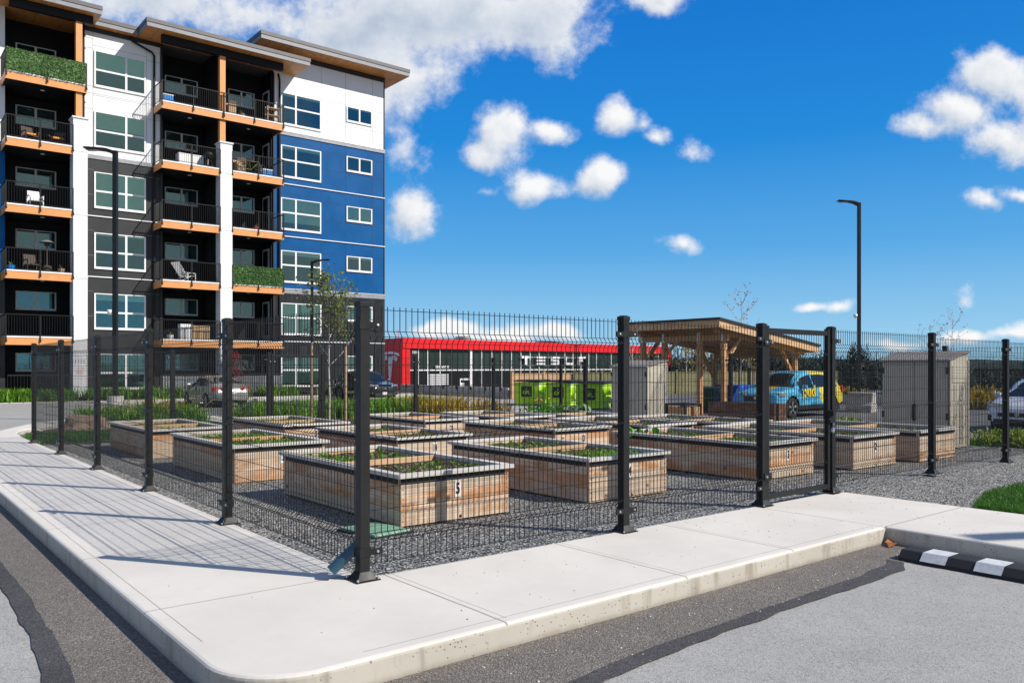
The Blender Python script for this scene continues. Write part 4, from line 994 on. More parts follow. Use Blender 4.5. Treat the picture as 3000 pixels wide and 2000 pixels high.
pot(10.1, 38.9, zB(2), 'whitepaint', 'white pot at the left end of the lowest middle balcony')
pot(14.7, 39.0, zB(4), 'redsign', 'red pot on the fourth-floor right balcony')
def crate(x, y, z, w, d, h, mat, label, name, cat, lid=None):
    t = thing(name, label, cat, (x, y, z)); MB().box(-w/2, w/2, -d/2, d/2, 0, h).build('box_body', mat, t, bevel=.01)
    if lid: MB().box(-w/2-.01, w/2+.01, -d/2-.01, d/2+.01, h+.002, h+.06).build('lid', lid, t, bevel=.008)
    else:
        for s in (-1, 1): MB().box(-w/2, w/2, -.005, .005, 0, d*.4, 0, Matrix.Translation((0, s*d/2, h)) @ Matrix.Rotation(s*-.6, 4, 'X')).build('flap', mat, t)
crate(9.95, 38.85, zB(6), .5, .35, .4, 'coolblue', 'blue box at the left end of the top balcony', 'storage_box', 'box', 'whitepaint')
crate(15.3, 39.0, zB(5), .55, .4, .42, 'coolblue', 'blue cool box on the balcony with the bicycle', 'cool_box', 'cool box', 'whitepaint')
crate(13.9, 39.3, zB(5), .5, .5, .75, 'cardboard', 'cardboard box behind the bicycle', 'cardboard_box', 'box')
crate(13.35, 39.1, zB(6), .4, .4, .7, 'cardboard', 'cardboard box at the left of the top right balcony', 'cardboard_box', 'box')
crate(11.3, 39.6, zB(5), 1.3, .6, .7, 'whitepaint', 'table under a white cloth on the fifth-floor balcony', 'covered_table', 'table', 'whitepaint')
crate(11.6, 39.3, zB(2), 1.2, .6, .75, 'cardboard', 'beige covered bench on the lowest middle balcony', 'covered_bench', 'bench', 'cardboard')
crate(10.9, 39.1, zB(2), .6, .5, .8, 'whitepaint', 'white covered grill on the lowest middle balcony', 'covered_grill', 'grill', 'whitepaint')
# shelf
t = thing('wooden_shelf', 'small wooden shelf at the right end of the top balcony', 'shelf', (15.65, 39.0, zB(6)))
for z in (.1, .5, .9): MB().box(-.35, .35, -.16, .16, z, z+.035).build('shelf_board', 'freshwood', t)
for x in (-.34, .34):
    for y in (-.15, .15): MB().box(x-.02, x+.02, y-.02, y+.02, 0, 1.0).build('leg', 'freshwood', t)
# parasol of the fifth floor: folded bbq
t = thing('grill', 'round charcoal grill on the fifth-floor middle balcony', 'grill', (12.1, 39.0, zB(5)))
MB().lathe([(.001, .55), (.2, .58), (.28, .75), (.2, .92), (.001, .97)], 14).build('kettle', 'black', t, smooth=True)
for a in (0, 2.1, 4.2): MB().tube([(math.cos(a)*.26, math.sin(a)*.26, 0), (math.cos(a)*.12, math.sin(a)*.12, .6)], .012, 5).build('leg', 'metalgrey', t)
# bicycle
t = thing('bicycle', 'bicycle parked on the fifth-floor right balcony', 'bicycle', (14.4, 38.8, zB(5)), 0)
for x in (-.52, .52):
    w = MB().lathe([(.32, -.018), (.345, 0), (.32, .018), (.305, 0), (.32, -.018)], 24, 0, 'y', (x, 0, .345)).build('wheel', 'tyre', t)
    sp = MB()
    for k in range(8): a = k*PI/4; sp.tube([(x, 0, .345), (x+.31*math.cos(a), 0, .345+.31*math.sin(a))], .003, 4)
    sp.build('spokes', 'galv', w)
bb = MB()
for a, c in (((-.52, .345), (-.18, .8)), ((-.52, .345), (-.08, .3)), ((-.08, .3), (-.2, .86)), ((-.08, .3), (.36, .75)), ((-.17, .74), (.36, .8)), ((.52, .345), (.34, .95))): bb.tube([(a[0], 0, a[1]), (c[0], 0, c[1])], .018, 6)
bb.build('bicycle_frame', 'limeleaf', t); MB().box(-.32, -.08, -.06, .06, .86, .91).build('saddle', 'black', t, bevel=.01); MB().tube([(.34, -.28, 1.0), (.34, 0, .95), (.34, .28, 1.0)], .014, 6).build('handlebar', 'black', t)
# leafy privacy screens tied to railings
def screen(x0, x1, k, label, ends=False):
    z0 = zB(k)+.08; o = MB(); r = random.Random(k)
    for i in range(int((x1-x0)*900)):
        x = r.uniform(x0, x1); z = r.uniform(z0-.06, z0+.98); y = 38.44-r.uniform(.0, .05); s = r.uniform(.02, .045); a = r.uniform(0, 6.28)
        d = Vector((math.cos(a), r.uniform(-.8, .2), math.sin(a)))*s; e = Vector((-math.sin(a), r.uniform(-.5, .5), math.cos(a)))*s*.55; c = Vector((x, y, z))
        o.add([c-d, c+e, c+d, c-e], [(0, 1, 2, 3)])
    o.box(x0, x1, 38.447, 38.455, z0, z0+.94)
    tag(o.build('hedge_screen', 'ivyleaf'), label, 'screen', 'leafy screens on the railings')
screen(2.75, 6.05, 6, 'leafy green privacy screen on the top left balcony rail')
screen(13.2, 16.05, 3, 'leafy green privacy screen on the third-floor balcony rail beside the blue wall')
for (x, z) in ((6.3, 17.4), (6.3, 14.7)):
    t = thing('wall_camera', 'white dome camera on the white wall, %s of two' % ('upper' if z > 16 else 'lower'), 'camera', (x, 40, z), 0, 'wall cameras')
    MB().box(-.06, .06, -.16, 0, 0, .05).build('bracket', 'frame', t); MB().lathe([(.001, -.1), (.05, -.08), (.07, -.02), (.07, 0)], 12, 0, 'z', (0, -.12, 0)).build('dome', 'frame', t, smooth=True)

# ------------------------------------------------------------------ red and glass showroom far behind
ang = rad(7.7)
zs = -1.3
sh = thing('showroom_building', 'long low showroom with red fascia and dark glass front', 'building', (44.55, 72.44, zs), ang)
Ln, Hh = 54.75, 5.97
def sp(name, mat, fn, parent=None): bb = MB(); fn(bb); return bb.build(name, mat, parent or sh)
sp('red_pier', 'red', lambda b: b.box(0, 1.1, 0, 1, -3, 4.85)); sp('red_pier', 'red', lambda b: b.box(53.35, Ln, 0, 1, -3, 4.85))
sp('roof_fascia', 'red', lambda b: b.box(-.03, Ln+.03, -.12, 1, 4.85, Hh))
sp('side_wall', 'redshade', lambda b: (b.box(0, .6, 1.001, 25, -3, Hh-.02)))
sp('flat_roof', 'whitepaint', lambda b: b.box(.6, Ln, 1.0, 25, Hh-.5, Hh-.1))
sp('roof_unit', 'metalgrey', lambda b: b.box(9.8, 10.75, .5, 2, Hh-.1, 6.45))
w = sp('glazing', 'glassgreen', lambda b: b.box(1.1, 53.35, .3, .45, 2.45, 4.85))
MX = [1.17, 2.47, 3.84, 5.73, 7.61]+[12.5+1.765*i for i in range(24)]
sp('mullion', 'frame', lambda b: [b.box(x-.045, x+.045, .18, .3, -1, 4.85) for x in MX]+[b.box(10.5, 10.82, .12, .3, -1, 4.85), b.box(1.1, 53.35, .16, .29, 2.33, 2.47)], w)
lo = sp('lower_glazing', 'glasslow', lambda b: b.box(1.1, 53.35, .31, .45, -1, 2.33))
sp('striped_shutter', 'frame', lambda b: [b.box(3.97, 7.06, .22, .3, .05+i*.22, .17+i*.22) for i in range(9)], lo)
sp('doorway_panel', 'frame', lambda b: (b.box(8.9, 9.0, .2, .29, -.2, 1.4), b.box(9.0, 10.4, .2, .29, 1.2, 1.4), b.box(9.0, 9.6, .22, .29, -.2, .9)), lo)
# raised emblem on the red side wall: a curved bar over a tapering stem
em = MB(); cy = 2.1
def E2(y, z): return (cy - y*.8, 1.2+(z+.9)*.656)
top = [E2(-2.0+4.0*i/12, 4.1-.16*(-2.0+4.0*i/12)**2*.55) for i in range(13)]
bot = [E2(2.0-4.0*i/12, 3.72-.16*(2.0-4.0*i/12)**2*.62) for i in range(13)]
em.prism(top+bot, -.1, -.01, 'x')
st = [(-1.65, 3.0), (-1.3, 3.3), (-.7, 3.45), (-.25, 3.15), (0, 3.3), (.25, 3.15), (.7, 3.45), (1.3, 3.3), (1.65, 3.0), (1.4, 2.4), (.95, 2.7), (.55, 2.7), (.12, -.9), (-.12, -.9), (-.55, 2.7), (-.95, 2.7), (-1.4, 2.4)]
em.prism([E2(*p) for p in st], -.1, -.01, 'x'); em.build('emblem', 'whitepaint', sh)
# shop letters standing on rails
def letter(ch, x, z, h, w, y):
    bb = MB(); th = h*.26
    if ch == 'T': bb.box(x, x+w, y-.2, y, z+h-th, z+h); bb.box(x+w/2-th*.75, x+w/2+th*.75, y-.2, y, z, z+h-th)
    if ch == 'E':
        for q in (0, (h-th)/2, h-th): bb.box(x, x+w, y-.2, y, z+q, z+q+th*.85)
    if ch == 'S':
        for q in (0, (h-th)/2, h-th): bb.box(x, x+w, y-.2, y, z+q, z+q+th*.85)
        bb.box(x, x+th*1.1, y-.2, y, z+(h-th)/2+th*.85, z+h-th); bb.box(x+w-th*1.1, x+w, y-.2, y, z+th*.85, z+(h-th)/2)
    if ch == 'L': bb.box(x, x+th*1.2, y-.2, y, z+th, z+h); bb.box(x, x+w, y-.2, y, z, z+th)
    if ch == 'A':
        bb.box(x, x+w, y-.2, y, z+h-th, z+h); bb.box(x, x+th*1.1, y-.2, y, z, z+h*.62); bb.box(x+w-th*1.1, x+w, y-.2, y, z, z+h*.62); bb.box(x+th*1.1, x+w-th*1.1, y-.2, y, z+h*.4, z+h*.62)
    return bb.build('shop_letter', 'whitepaint', sh)
for ch, x in zip('TESLA', (19.4, 22.32, 25.25, 28.1, 30.93)): letter(ch, x, 3.05, 1.12, 1.65, .1)
sp('letter_rail', 'frame', lambda b: (b.box(19.2, 32.8, .12, .18, 2.95, 3.02), b.box(19.2, 32.8, .12, .18, 4.0, 4.05)))
text('SERVICE', .4, 'whitepaint', sh, (5.93, .1, 2.75), name='service_lettering', depth=.03, sx=1.5, bold=.008)
text('2351', .42, 'whitepaint', sh, (1.82, .1, 4.4), name='street_number', depth=.03)
sp('roof_pole', 'red', lambda b: b.tube([(.4, 1.2, Hh), (.4, 1.2, Hh+.8), (.25, 1.2, Hh+.95), (.0, 1.2, Hh+.85)], .035, 6))

# ------------------------------------------------------------------ vehicles
def interp(tab, x):
    if x <= tab[0][0]: return tab[0][1]
    for (a, va), (c, vc) in zip(tab, tab[1:]):
        if x <= c:
            t = (x-a)/(c-a); t = t*t*(3-2*t)*.5+t*.5; return va+(vc-va)*t
    return tab[-1][1]
def car(name, label, loc, rz, S, paint, cat='car', clad=False, plate=False):
    """S: L,W,H,wb(front axle x, rear axle x),R; profile tables give height along x (front = +x)"""
    t = thing(name, label, cat, loc, rz, 'parked cars')
    L, W = S['L'], S['W']/2; R = S['R']; xf, xr = S['ax']
    belt, roofz, half = S['belt'], S['roof'], S['half']
    xs = sorted(set([-L/2+L*i/90 for i in range(91)]))
    def low(x):
        z = S.get('sill', .24) + (.1 if abs(x) > L/2-.35 else 0)
        for xc in (xf, xr):
            d = abs(x-xc)
            if d < R*1.17: z = max(z, R+math.sqrt(max(0, (R*1.17)**2-d*d)))
        return z
    def ring(x):
        zb, zr, h = interp(belt, x), interp(roofz, x), interp(half, x)*W; zl = min(low(x), zb-.1)
        cab = max(0, min(1, (zr-zb-.03)/.3)); wr = h*(.93-.23*cab)
        zm = max(zl+.02, min(zb-.12, .62))
        return [(h*.95, zl), (h*.995, zl+(zm-zl)*.5), (h, zm), (h*.985, zb-.07), (h*.95, zb), (h*.945+(wr-h*.945)*.5, zb+(zr-.06*cab-zb)*.5), (wr, zr-.06*cab-.012), (wr*.82, zr-.012*cab), (wr*.4, zr+.008), (0, zr+.012)]
    vs = []; n = 10
    for x in xs:
        rg = ring(x); vs += [(x, y, z) for y, z in rg]+[(x, -y, z) for y, z in rg[-2::-1]]
    m = 2*n-1; fs = []; mi = []
    bb = MB()
    for i in range(len(xs)-1):
        for k in range(m-1):
            f = (i*m+k, i*m+k+1, (i+1)*m+k+1, (i+1)*m+k)
            fs.append(f); mi.append(1 if clad and (k in (0, m-2)) else 0)
    bb.add(vs, fs, 0); bb.mi = mi
    for e in (0, len(xs)-1):
        bb.f.append([e*m+k for k in range(m)]); bb.mi.append(0); bb.pv.append(.5); bb.uv.append([(0, 0)]*m)
    body = bb.build('body', [paint, 'plastic'], t, smooth=True)
    u = MB(); u.box(-L/2+.15, L/2-.15, -W*.8, W*.8, .2, .55); u.box(-L/2+.6, L/2-.9, -W*.86, W*.86, .3, .75); u.build('underbody', 'underbody', t)
    off = .008
    def sidew(x0, x1, t0, t1, s):
        q = MB(); nn = 8; P = []
        for i in range(nn+1):
            for j in range(4):
                x = x0+(x1-x0)*i/nn; rg = ring(x); tt = t0+(t1-t0)*j/3
                a, c, d = rg[4], rg[5], rg[6]
                y, z = (a[0]+(c[0]-a[0])*tt*2, a[1]+(c[1]-a[1])*tt*2) if tt < .5 else (c[0]+(d[0]-c[0])*(tt-.5)*2, c[1]+(d[1]-c[1])*(tt-.5)*2)
                P.append((x, s*(y+off), z+off*.3))
        q.add(P, [(i*4+j, i*4+j+1, (i+1)*4+j+1, (i+1)*4+j) for i in range(nn) for j in range(3)]); q.build('side_window', 'glassdark', t, smooth=True)
    for x0, x1 in S['side']:
        for s in (1, -1): sidew(x0, x1, .08, .88, s)
    for nm, (x0, x1) in (('windscreen', S['ws']), ('rear_window', S['rw'])):
        q = MB(); P = []; nn = 8; mm = 9
        for i in range(nn+1):
            x = x0+(x1-x0)*i/nn; rg = ring(x); rgb = ring(x+.02); dzdx = (rgb[9][1]-rg[9][1])/.02; nl = math.hypot(dzdx, 1); nx, nzv = -dzdx/nl, 1/nl
            for j in range(mm):
                yy = -1+2*j/(mm-1); wdt = rg[7][0]+(rg[6][0]-rg[7][0])*.75; y = yy*wdt; z = rg[9][1]+(rg[6][1]+.005-rg[9][1])*abs(yy)**3
                P.append((x+nx*.012, y, z+nzv*.012))
        q.add(P, [(i*mm+j, i*mm+j+1, (i+1)*mm+j+1, (i+1)*mm+j) for i in range(nn) for j in range(mm-1)]); q.build(nm, 'glassdark', t, smooth=True)
    for xc in (xf, xr):
        for s in (1, -1):
            y = s*(W-.11)
            w = MB().lathe([(R*.62, -.09), (R*.93, -.1), (R, -.075), (R, .075), (R*.93, .1), (R*.66, .1), (R*.62, .06), (R*.62, -.09)], 28, 0, 'y', (xc, y, R)).build('wheel', 'tyre', t, smooth=False)
            rm = MB(); rm.lathe([(R*.66, s*.1), (R*.62, s*.085), (R*.6, s*.02), (.06, s*.04), (.05, s*.085), (.001, s*.09)], 24, 1, 'y', (xc, y, R))
            for k in range(5):
                a = k*2*PI/5+.3
                for da in (-.11, .11): rm.beam((xc+.05*math.cos(a), y+s*.075, R+.05*math.sin(a)), (xc+R*.62*math.cos(a+da), y+s*.088, R+R*.62*math.sin(a+da)), .045, .02, 0, (0, 1, 0))
            rm.build('alloy_rim', ['rim', 'plastic'], w)
    def patch(nm, mat, x0, x1, ya, yb, za, zb_, s=None, front=True):
        """a lamp or panel lying on the end of the body, from the centre towards side s"""
        q = MB(); sgn = 1 if front else -1
        q.box(x0, x1, ya, yb, za, zb_); return q.build(nm, mat, t, bevel=.012)
    xF, xR = L/2, -L/2
    for s in (1, -1):
        hz, hh = S['lamp']
        q = MB(); P = []; nn = 6
        for i in range(nn+1):                      # wraps from the nose round the front wing
            a = i/nn; x = xF-.03-.5*a**1.6; h = interp(half, x)*W; y = s*(h*.52 if i == 0 else 0) or s*(h*(.52+.5*min(1, a*1.9)))
            e = .012
            P += [(x+e, y+s*e, hz-hh*(.5-.25*a)), (x+e, y+s*e, hz+hh*(.5+.15*a))]
        q.add(P, [(2*i, 2*i+2, 2*i+3, 2*i+1) for i in range(nn)]); q.build('headlight', 'lampclear', t, smooth=True)
        q = MB(); P = []; tz, th = S['tail']
        for i in range(nn+1):
            a = i/nn; x = xR+.02+.28*a**1.6; h = interp(half, x)*W; y = s*h*(.55+.47*min(1, a*1.7)); e = .012
            P += [(x-e, y+s*e, tz-th/2), (x-e, y+s*e, tz+th/2)]
        q.add(P, [(2*i, 2*i+2, 2*i+3, 2*i+1) for i in range(nn)]); q.build('tail_light', 'lampred', t, smooth=True)
        mir = MB(); mir.box(S['mir'][0]-.05, S['mir'][0]+.09, s*(W*.98), s*(W*.98+.2), S['mir'][1], S['mir'][1]+.14); mir.build('wing_mirror', paint, t, bevel=.04)
        for hx in S['handles']: MB().box(hx-.09, hx+.09, s*(W*.985), s*(W*.985+.03), S['mir'][1]-.14, S['mir'][1]-.11).build('door_handle', paint if not clad else 'plastic', t, bevel=.008)
        dl = MB()
        for dx in S['doors']: dl.box(dx-.004, dx+.004, s*W*.9, s*(W+.003), .38, S['mir'][1]-.03)
        dl.build('door_gap', 'underbody', t)
    gr = MB(); gz_, gh, gw = S['grille']; gr.box(xF-.06, xF+.012, -gw, gw, gz_-gh/2, gz_+gh/2); gr.build('grille', 'plastic', t, bevel=.02)
    lw = MB(); lw.box(xF-.08, xF+.015, -gw*1.2, gw*1.2, .27, .4); lw.build('lower_intake', 'plastic', t, bevel=.02)
    for s in (1, -1): MB().box(xF-.2, xF-.02, s*W*.62, s*W*.86, .34, .5).build('fog_lamp_recess', 'plastic', t, bevel=.03)
    MB().lathe([(.001, 0), (.055, 0), (.055, .02), (.001, .02)], 16, 0, 'z').build('badge', 'chrome', t).matrix_local = Matrix.Translation((xF+.012, 0, gz_+gh*.1)) @ Matrix.Rotation(PI/2, 4, 'Y')
    if plate: 
        p = MB().box(xF+.016, xF+.024, -.16, .16, .36, .5).build('number_plate', 'whitepaint', t)
    q = MB().box(xR-.022, xR-.01, -.16, .16, .62, .75).build('rear_plate', 'whitepaint', t)
    return t
SEDAN = dict(L=4.7, W=1.78, H=1.43, R=.31, ax=(1.42, -1.32), sill=.22, belt=[(-2.35, .62), (-2.3, .84), (-1.6, .98), (-.5, .95), (.9, .9), (1.6, .84), (2.2, .7), (2.35, .52)],
  roof=[(-2.35, .63), (-2.3, .9), (-1.75, 1.06), (-1.65, 1.08), (-.85, 1.39), (-.2, 1.44), (.35, 1.4), (1.15, .98), (1.3, .93), (2.1, .77), (2.32, .6), (2.35, .53)],
  half=[(-2.35, .78), (-2.15, .93), (-1.2, 1), (1.2, 1), (2.0, .95), (2.25, .84), (2.35, .7)], side=[(-1.45, -.95), (-.9, .0), (.05, .78)], ws=(1.08, .42), rw=(-1.62, -.95), lamp=(.66, .14), tail=(.82, .2), mir=(.72, .92), handles=(-.78, .18), doors=(-.95, .02, .95), grille=(.6, .12, .35))
SUV = dict(L=4.6, W=1.86, H=1.69, R=.365, ax=(1.36, -1.33), sill=.3, belt=[(-2.3, .8), (-2.24, 1.0), (-1.5, 1.06), (.6, 1.02), (1.1, 1.02), (1.8, .96), (2.2, .84), (2.3, .66)],
  roof=[(-2.3, .82), (-2.25, 1.1), (-1.98, 1.5), (-1.8, 1.63), (-.6, 1.7), (.05, 1.68), (.45, 1.6), (1.15, 1.09), (1.3, 1.06), (2.0, .97), (2.25, .86), (2.3, .68)],
  half=[(-2.3, .84), (-2.1, .95), (-1.2, 1), (1.3, 1), (2.0, .96), (2.22, .88), (2.3, .76)], side=[(-1.75, -1.25), (-1.15, -.15), (-.08, .78)], ws=(1.1, .48), rw=(-2.22, -1.95), lamp=(.84, .13), tail=(1.02, .22), mir=(.72, 1.04), handles=(-1.0, .05), doors=(-1.1, -.1, .98), grille=(.7, .2, .5))
HATCH = dict(SUV, L=4.4, roof=[(-2.2, .8), (-2.14, 1.05), (-1.9, 1.4), (-1.7, 1.55), (-.5, 1.64), (.1, 1.62), (.5, 1.52), (1.2, 1.04), (1.35, 1.0), (1.95, .9), (2.15, .8), (2.2, .66)], belt=[(-2.2, .78), (-2.1, .98), (-1.4, 1.0), (1.1, .97), (1.7, .9), (2.1, .8), (2.2, .62)], half=[(-2.2, .84), (-2.0, .95), (-1.1, 1), (1.2, 1), (1.9, .96), (2.12, .88), (2.2, .74)], ax=(1.32, -1.3), rw=(-2.12, -1.85), lamp=(.78, .2), grille=(.66, .2, .5))
COMPACT = dict(HATCH, L=4.35, W=1.8, R=.33, sill=.22, roof=[(-2.17, .75), (-2.1, 1.0), (-1.8, 1.35), (-1.5, 1.46), (-.4, 1.54), (.2, 1.5), (.6, 1.4), (1.35, .98), (1.5, .93), (1.95, .8), (2.12, .68), (2.17, .55)], belt=[(-2.17, .72), (-2.05, .92), (-1.4, .98), (1.2, .92), (1.75, .82), (2.08, .68), (2.17, .5)], half=[(-2.17, .84), (-2.0, .94), (-1.1, 1), (1.2, 1), (1.85, .95), (2.08, .86), (2.17, .7)], rw=(-2.08, -1.75), lamp=(.72, .2), mir=(.85, .96), grille=(.52, .12, .5), ws=(1.3, .62))
LZ = -.37
sv = car('parked_car', 'small SUV wrapped in bright blue and yellow beside the timber shelter', (24.83, 12.2, LZ), PI, SUV, 'wrap', clad=True)
car('parked_car', 'silver sedan parked nose to the apartment building', (10.7, 34.0, LZ), PI/2, SEDAN, 'silver')
car('parked_car', 'black hatchback facing the garden beside the red showroom corner', (19.4, 35.2, LZ), -PI/2, HATCH, 'carblack', plate=True)
car('parked_car', 'white compact car facing the garden at the right edge', (24.2, 3.55, LZ), PI, COMPACT, 'carwhite')
M['goldletter'] = plain('yellow_lettering', (.85, .6, .01), .4)
text('pud', .56, 'goldletter', sv, (.34, .95, .94), (PI/2, 0, PI), .004, 'door_lettering', bold=.014)
# ------------------------------------------------------------------ sheds, planter, bench
def shed(x, y, z, label, wy=1.27, d=.8, h=1.62):
    t = thing('storage_shed', label, 'shed', (x, y, z), 0, 'beige resin sheds')
    bb = MB(); bb.box(.03, d, 0, wy, 0, h)
    for k in range(8): bb.box(.1+k*.085, .13+k*.085, -.008, -.0005, .06, h-.45)
    bb.box(.1, d-.06, -.012, -.0005, h-.42, h-.1); bb.box(.0, .06, -.02, 0, 0, h); bb.box(d-.05, d+.01, -.02, 0, 0, h)
    for k in range(5): bb.box(.13, d-.09, -.016, -.0125, h-.4+k*.055, h-.39+k*.055)
    bb.prism([(0, h), (d, h), (d, h+.16), (d*.6, h+.13), (d*.3, h+.07)], 0, .02, 'y')
    bb.prism([(0, h), (d, h), (d, h+.16), (d*.6, h+.13), (d*.3, h+.07)], wy-.02, wy, 'y')
    bb.build('shed_body', 'beige', t, bevel=.006)
    rf = MB(); cs = [(-.05, h+.005), (.1, h+.05), (.3*d+.05, h+.09), (.6*d, h+.14), (d+.03, h+.175)]
    P = []
    for q in (-.03, wy+.03): P += [(p[0], q, p[1]) for p in cs]+[(p[0], q, p[1]-.035) for p in cs]
    n = len(cs); F = []
    for i in range(n-1): F += [(i, i+1, 2*n+i+1, 2*n+i), (n+i, n+i+1, 3*n+i+1, 3*n+i), (i, i+1, n+i+1, n+i), (2*n+i, 2*n+i+1, 3*n+i+1, 3*n+i)]
    F += [(0, n, 3*n, 2*n), (n-1, 2*n-1, 4*n-1, 3*n-1)]
    rf.add(P, F)
    for i in range(9): yy = .02+i*(wy-.04)/8; rf.tube([(p[0], yy, p[1]+.004) for p in cs], .01, 4)
    rf.build('shed_lid', 'beigedark', t)
    for i in range(2):
        y0, y1 = (.03, wy/2-.012) if i == 0 else (wy/2+.012, wy-.03)
        D = MB(); D.box(-.006, .03, y0, y1, .03, h-.03)
        nn = 6
        for k in range(nn): yy = y0+.04+(y1-y0-.08)*k/(nn-1); D.box(-.012, -.0065, yy-.012, yy+.012, .05, h-.48)
        D.box(-.014, -.0065, y0+.05, y1-.05, h-.44, h-.08)
        for k in range(6): D.box(-.019, -.0145, y0+.06, y1-.06, h-.42+k*.055, h-.41+k*.055)
        e = (y0, y1) if i == 0 else (y1, y0)
        D.beam((-.012, e[1]*.92+e[0]*.08, .55), (-.012, e[0]*.7+e[1]*.3, h-.5), .012, .02)
        D = D.build('shed_door', 'beige', t, bevel=.004)
        for zz in (h*.36, h*.88):
            yh = y0-.01 if i == 0 else y1-.02
            MB().box(-.03, -.004, yh, yh+.03, zz-.06, zz+.06).build('hinge', 'plastic', D)
    hd = MB(); hd.lathe([(.001, -.02), (.03, -.02), (.045, 0), (.001, 0)], 14, 0, 'z', (0, 0, 0))
    hd = MB(); hd.tube([(-.012, wy/2, .5), (-.045, wy/2, .54), (-.05, wy/2, .66), (-.045, wy/2, .74), (-.012, wy/2, .78)], .028, 8); hd.build('handle', 'plastic', t, smooth=True)
    return t
shed(12.88, 1.5, gz(12.9, 1.5)+.01, 'beige resin tool shed behind the front right bed, beside the white car')
shed(13.1, 9.0, gz(13.2, 9)+.01, 'beige resin tool shed between the lime bins and the timber shelter')
t = thing('planter_box', 'square slatted planter box with a black frame next to the far shed', 'planter', (13.1, 7.76, gz(13, 8)))
bb = MB(); r = random.Random(2); s = .62
for k in range(7):
    a = .05+k*(s-.1)/7; w = (s-.1)/7-.008
    bb.box(.0, .02, a, a+w, .05, .62); bb.box(a, a+w, 0, .02, .05, .62); bb.box(s-.02, s, a, a+w, .05, .62); bb.box(a, a+w, s-.02, s, .05, .62)
bb.build('slats', 'timber', t)
f = MB(); 
for x in (-.01, s-.04):
    for y in (-.01, s-.04): f.box(x, x+.05, y, y+.05, 0, .66)
f.box(-.012, s+.012, -.012, .05, .66, .7); f.box(-.012, s+.012, s-.05, s+.012, .66, .7); f.box(-.012, .05, .051, s-.051, .66, .7); f.box(s-.05, s+.012, .051, s-.051, .66, .7); f.box(.02, s-.02, .02, s-.02, .02, .6)
f.build('frame', 'plastic', t)
t = thing('wooden_planter', 'long planter of dark brown planks before the timber shelter', 'planter', (13.2, 5.35, gz(13.2, 6)))
bb = MB()
for k in range(3): bb.box(0, .045, 0, 1.82, .02+k*.245, .255+k*.245); bb.box(.046, .5, 0, .045, .02+k*.245, .255+k*.245); bb.box(.455, .5, .046, 1.82, .02+k*.245, .255+k*.245)
bb.build('planks', 'brownwood', t, bevel=.004); MB().box(.046, .454, .046, 1.8, .05, .68).build('soil', 'soil', t)
leafy('shrub', 'small bright shrub between the planter box and the brown planter', 'shrub', 13.5, 7.5, gz(13, 7), 60, .35, .03, 'limeleaf', 21, .4, 1.2, 2)
leafy('shrub', 'bright green shrub at the right end of the brown planter', 'shrub', 13.3, 4.8, gz(13, 5), 90, .4, .035, 'limeleaf', 22, .5, 1.2, 2)
leafy('shrub', 'lime green shrub left of the front right shed', 'shrub', 14.6, 4.6, -.06, 420, .36, .035, 'limeleaf', 23, .8, 1.1, 2)
leafy('shrub', 'rounded yellow-green shrub in front of the white car', 'shrub', 14.75, .95, -.06, 900, .3, .022, 'limeleaf', 24, 1.05, 1.2, 3)
leafy('shrub', 'golden shrub by the boulder', 'shrub', 3.9, 18.6, -.08, 320, .6, .025, 'goldleaf', 25, 1.2, 1.2, 2)
# ------------------------------------------------------------------ timber shelter
PX0, PY0 = 21.75, 13.0
pg = thing('timber_shelter', 'open timber shelter with a sloping roof beyond the brown planter', 'shelter', (PX0, PY0, LZ))
zt = lambda x: 3.0-.128*x       # underside of the beams above the lot
def pp(nm, mat, fn, **k): bb = MB(); fn(bb); return bb.build(nm, mat, pg, **k)
for (x, y) in ((0, 0), (0, 1.07), (0, 2.75), (0, 3.85), (4.6, 0), (4.6, 3.85)):
    o = pp('timber_post', 'timber', lambda b: b.box(x-.09, x+.09, y-.09, y+.09, 0, zt(x)), bevel=.008)
    q = MB()
    for dz in (-.12, .06): q.box(x-.096, x-.091, y-.06, y+.06, zt(x)+dz-.1, zt(x)+dz+.05)
    q.box(x-.05, x+.05, y-.096, y-.091, zt(x)-.1, zt(x)-.02); q.build('metal_bracket', 'galv', o)
for y in (0, 3.85):
    pp('beam', 'timber', lambda b: b.beam((-.5, y, zt(-.5)+.1), (5.2, y, zt(5.2)+.1), .14, .2))
for x in (0, 4.6): pp('cross_beam', 'timber', lambda b: b.box(x-.07, x+.07, -.2, 4.05, zt(x)-.2, zt(x)-.001))
pp('rafter', 'timber', lambda b: [b.beam((-.7, .35+.45*i, zt(-.7)+.27), (5.4, .35+.45*i, zt(5.4)+.27), .05, .13) for i in range(8)])
for (x, y, dx) in ((0, 0, .95), (4.6, 0, -.95), (0, 3.85, .95), (4.6, 3.85, -.95)): pp('brace', 'timber', lambda b: b.beam((x+(.08 if dx > 0 else -.08), y, zt(x)-1.0), (x+dx, y, zt(x+dx)+.02), .12, .12))
pp('brace', 'timber', lambda b: b.beam((0, 3.0, zt(0)-.95), (0, 2.0, zt(0)-.1), .1, .1))
pp('roof_boards', 'timber', lambda b: b.beam((-.85, 1.92, zt(-.85)+.36), (5.55, 1.92, zt(5.55)+.36), 4.7, .03))
pp('roof_fascia', 'freshwood', lambda b: (b.beam((-.85, -.45, zt(-.85)+.25), (5.55, -.45, zt(5.55)+.25), .05, .27), b.beam((-.85, 4.3, zt(-.85)+.25), (5.55, 4.3, zt(5.55)+.25), .05, .27), b.box(-.9, -.851, -.48, 4.33, zt(-.85)+.115, zt(-.85)+.385), b.box(5.551, 5.6, -.48, 4.33, zt(5.55)+.115, zt(5.55)+.385)))
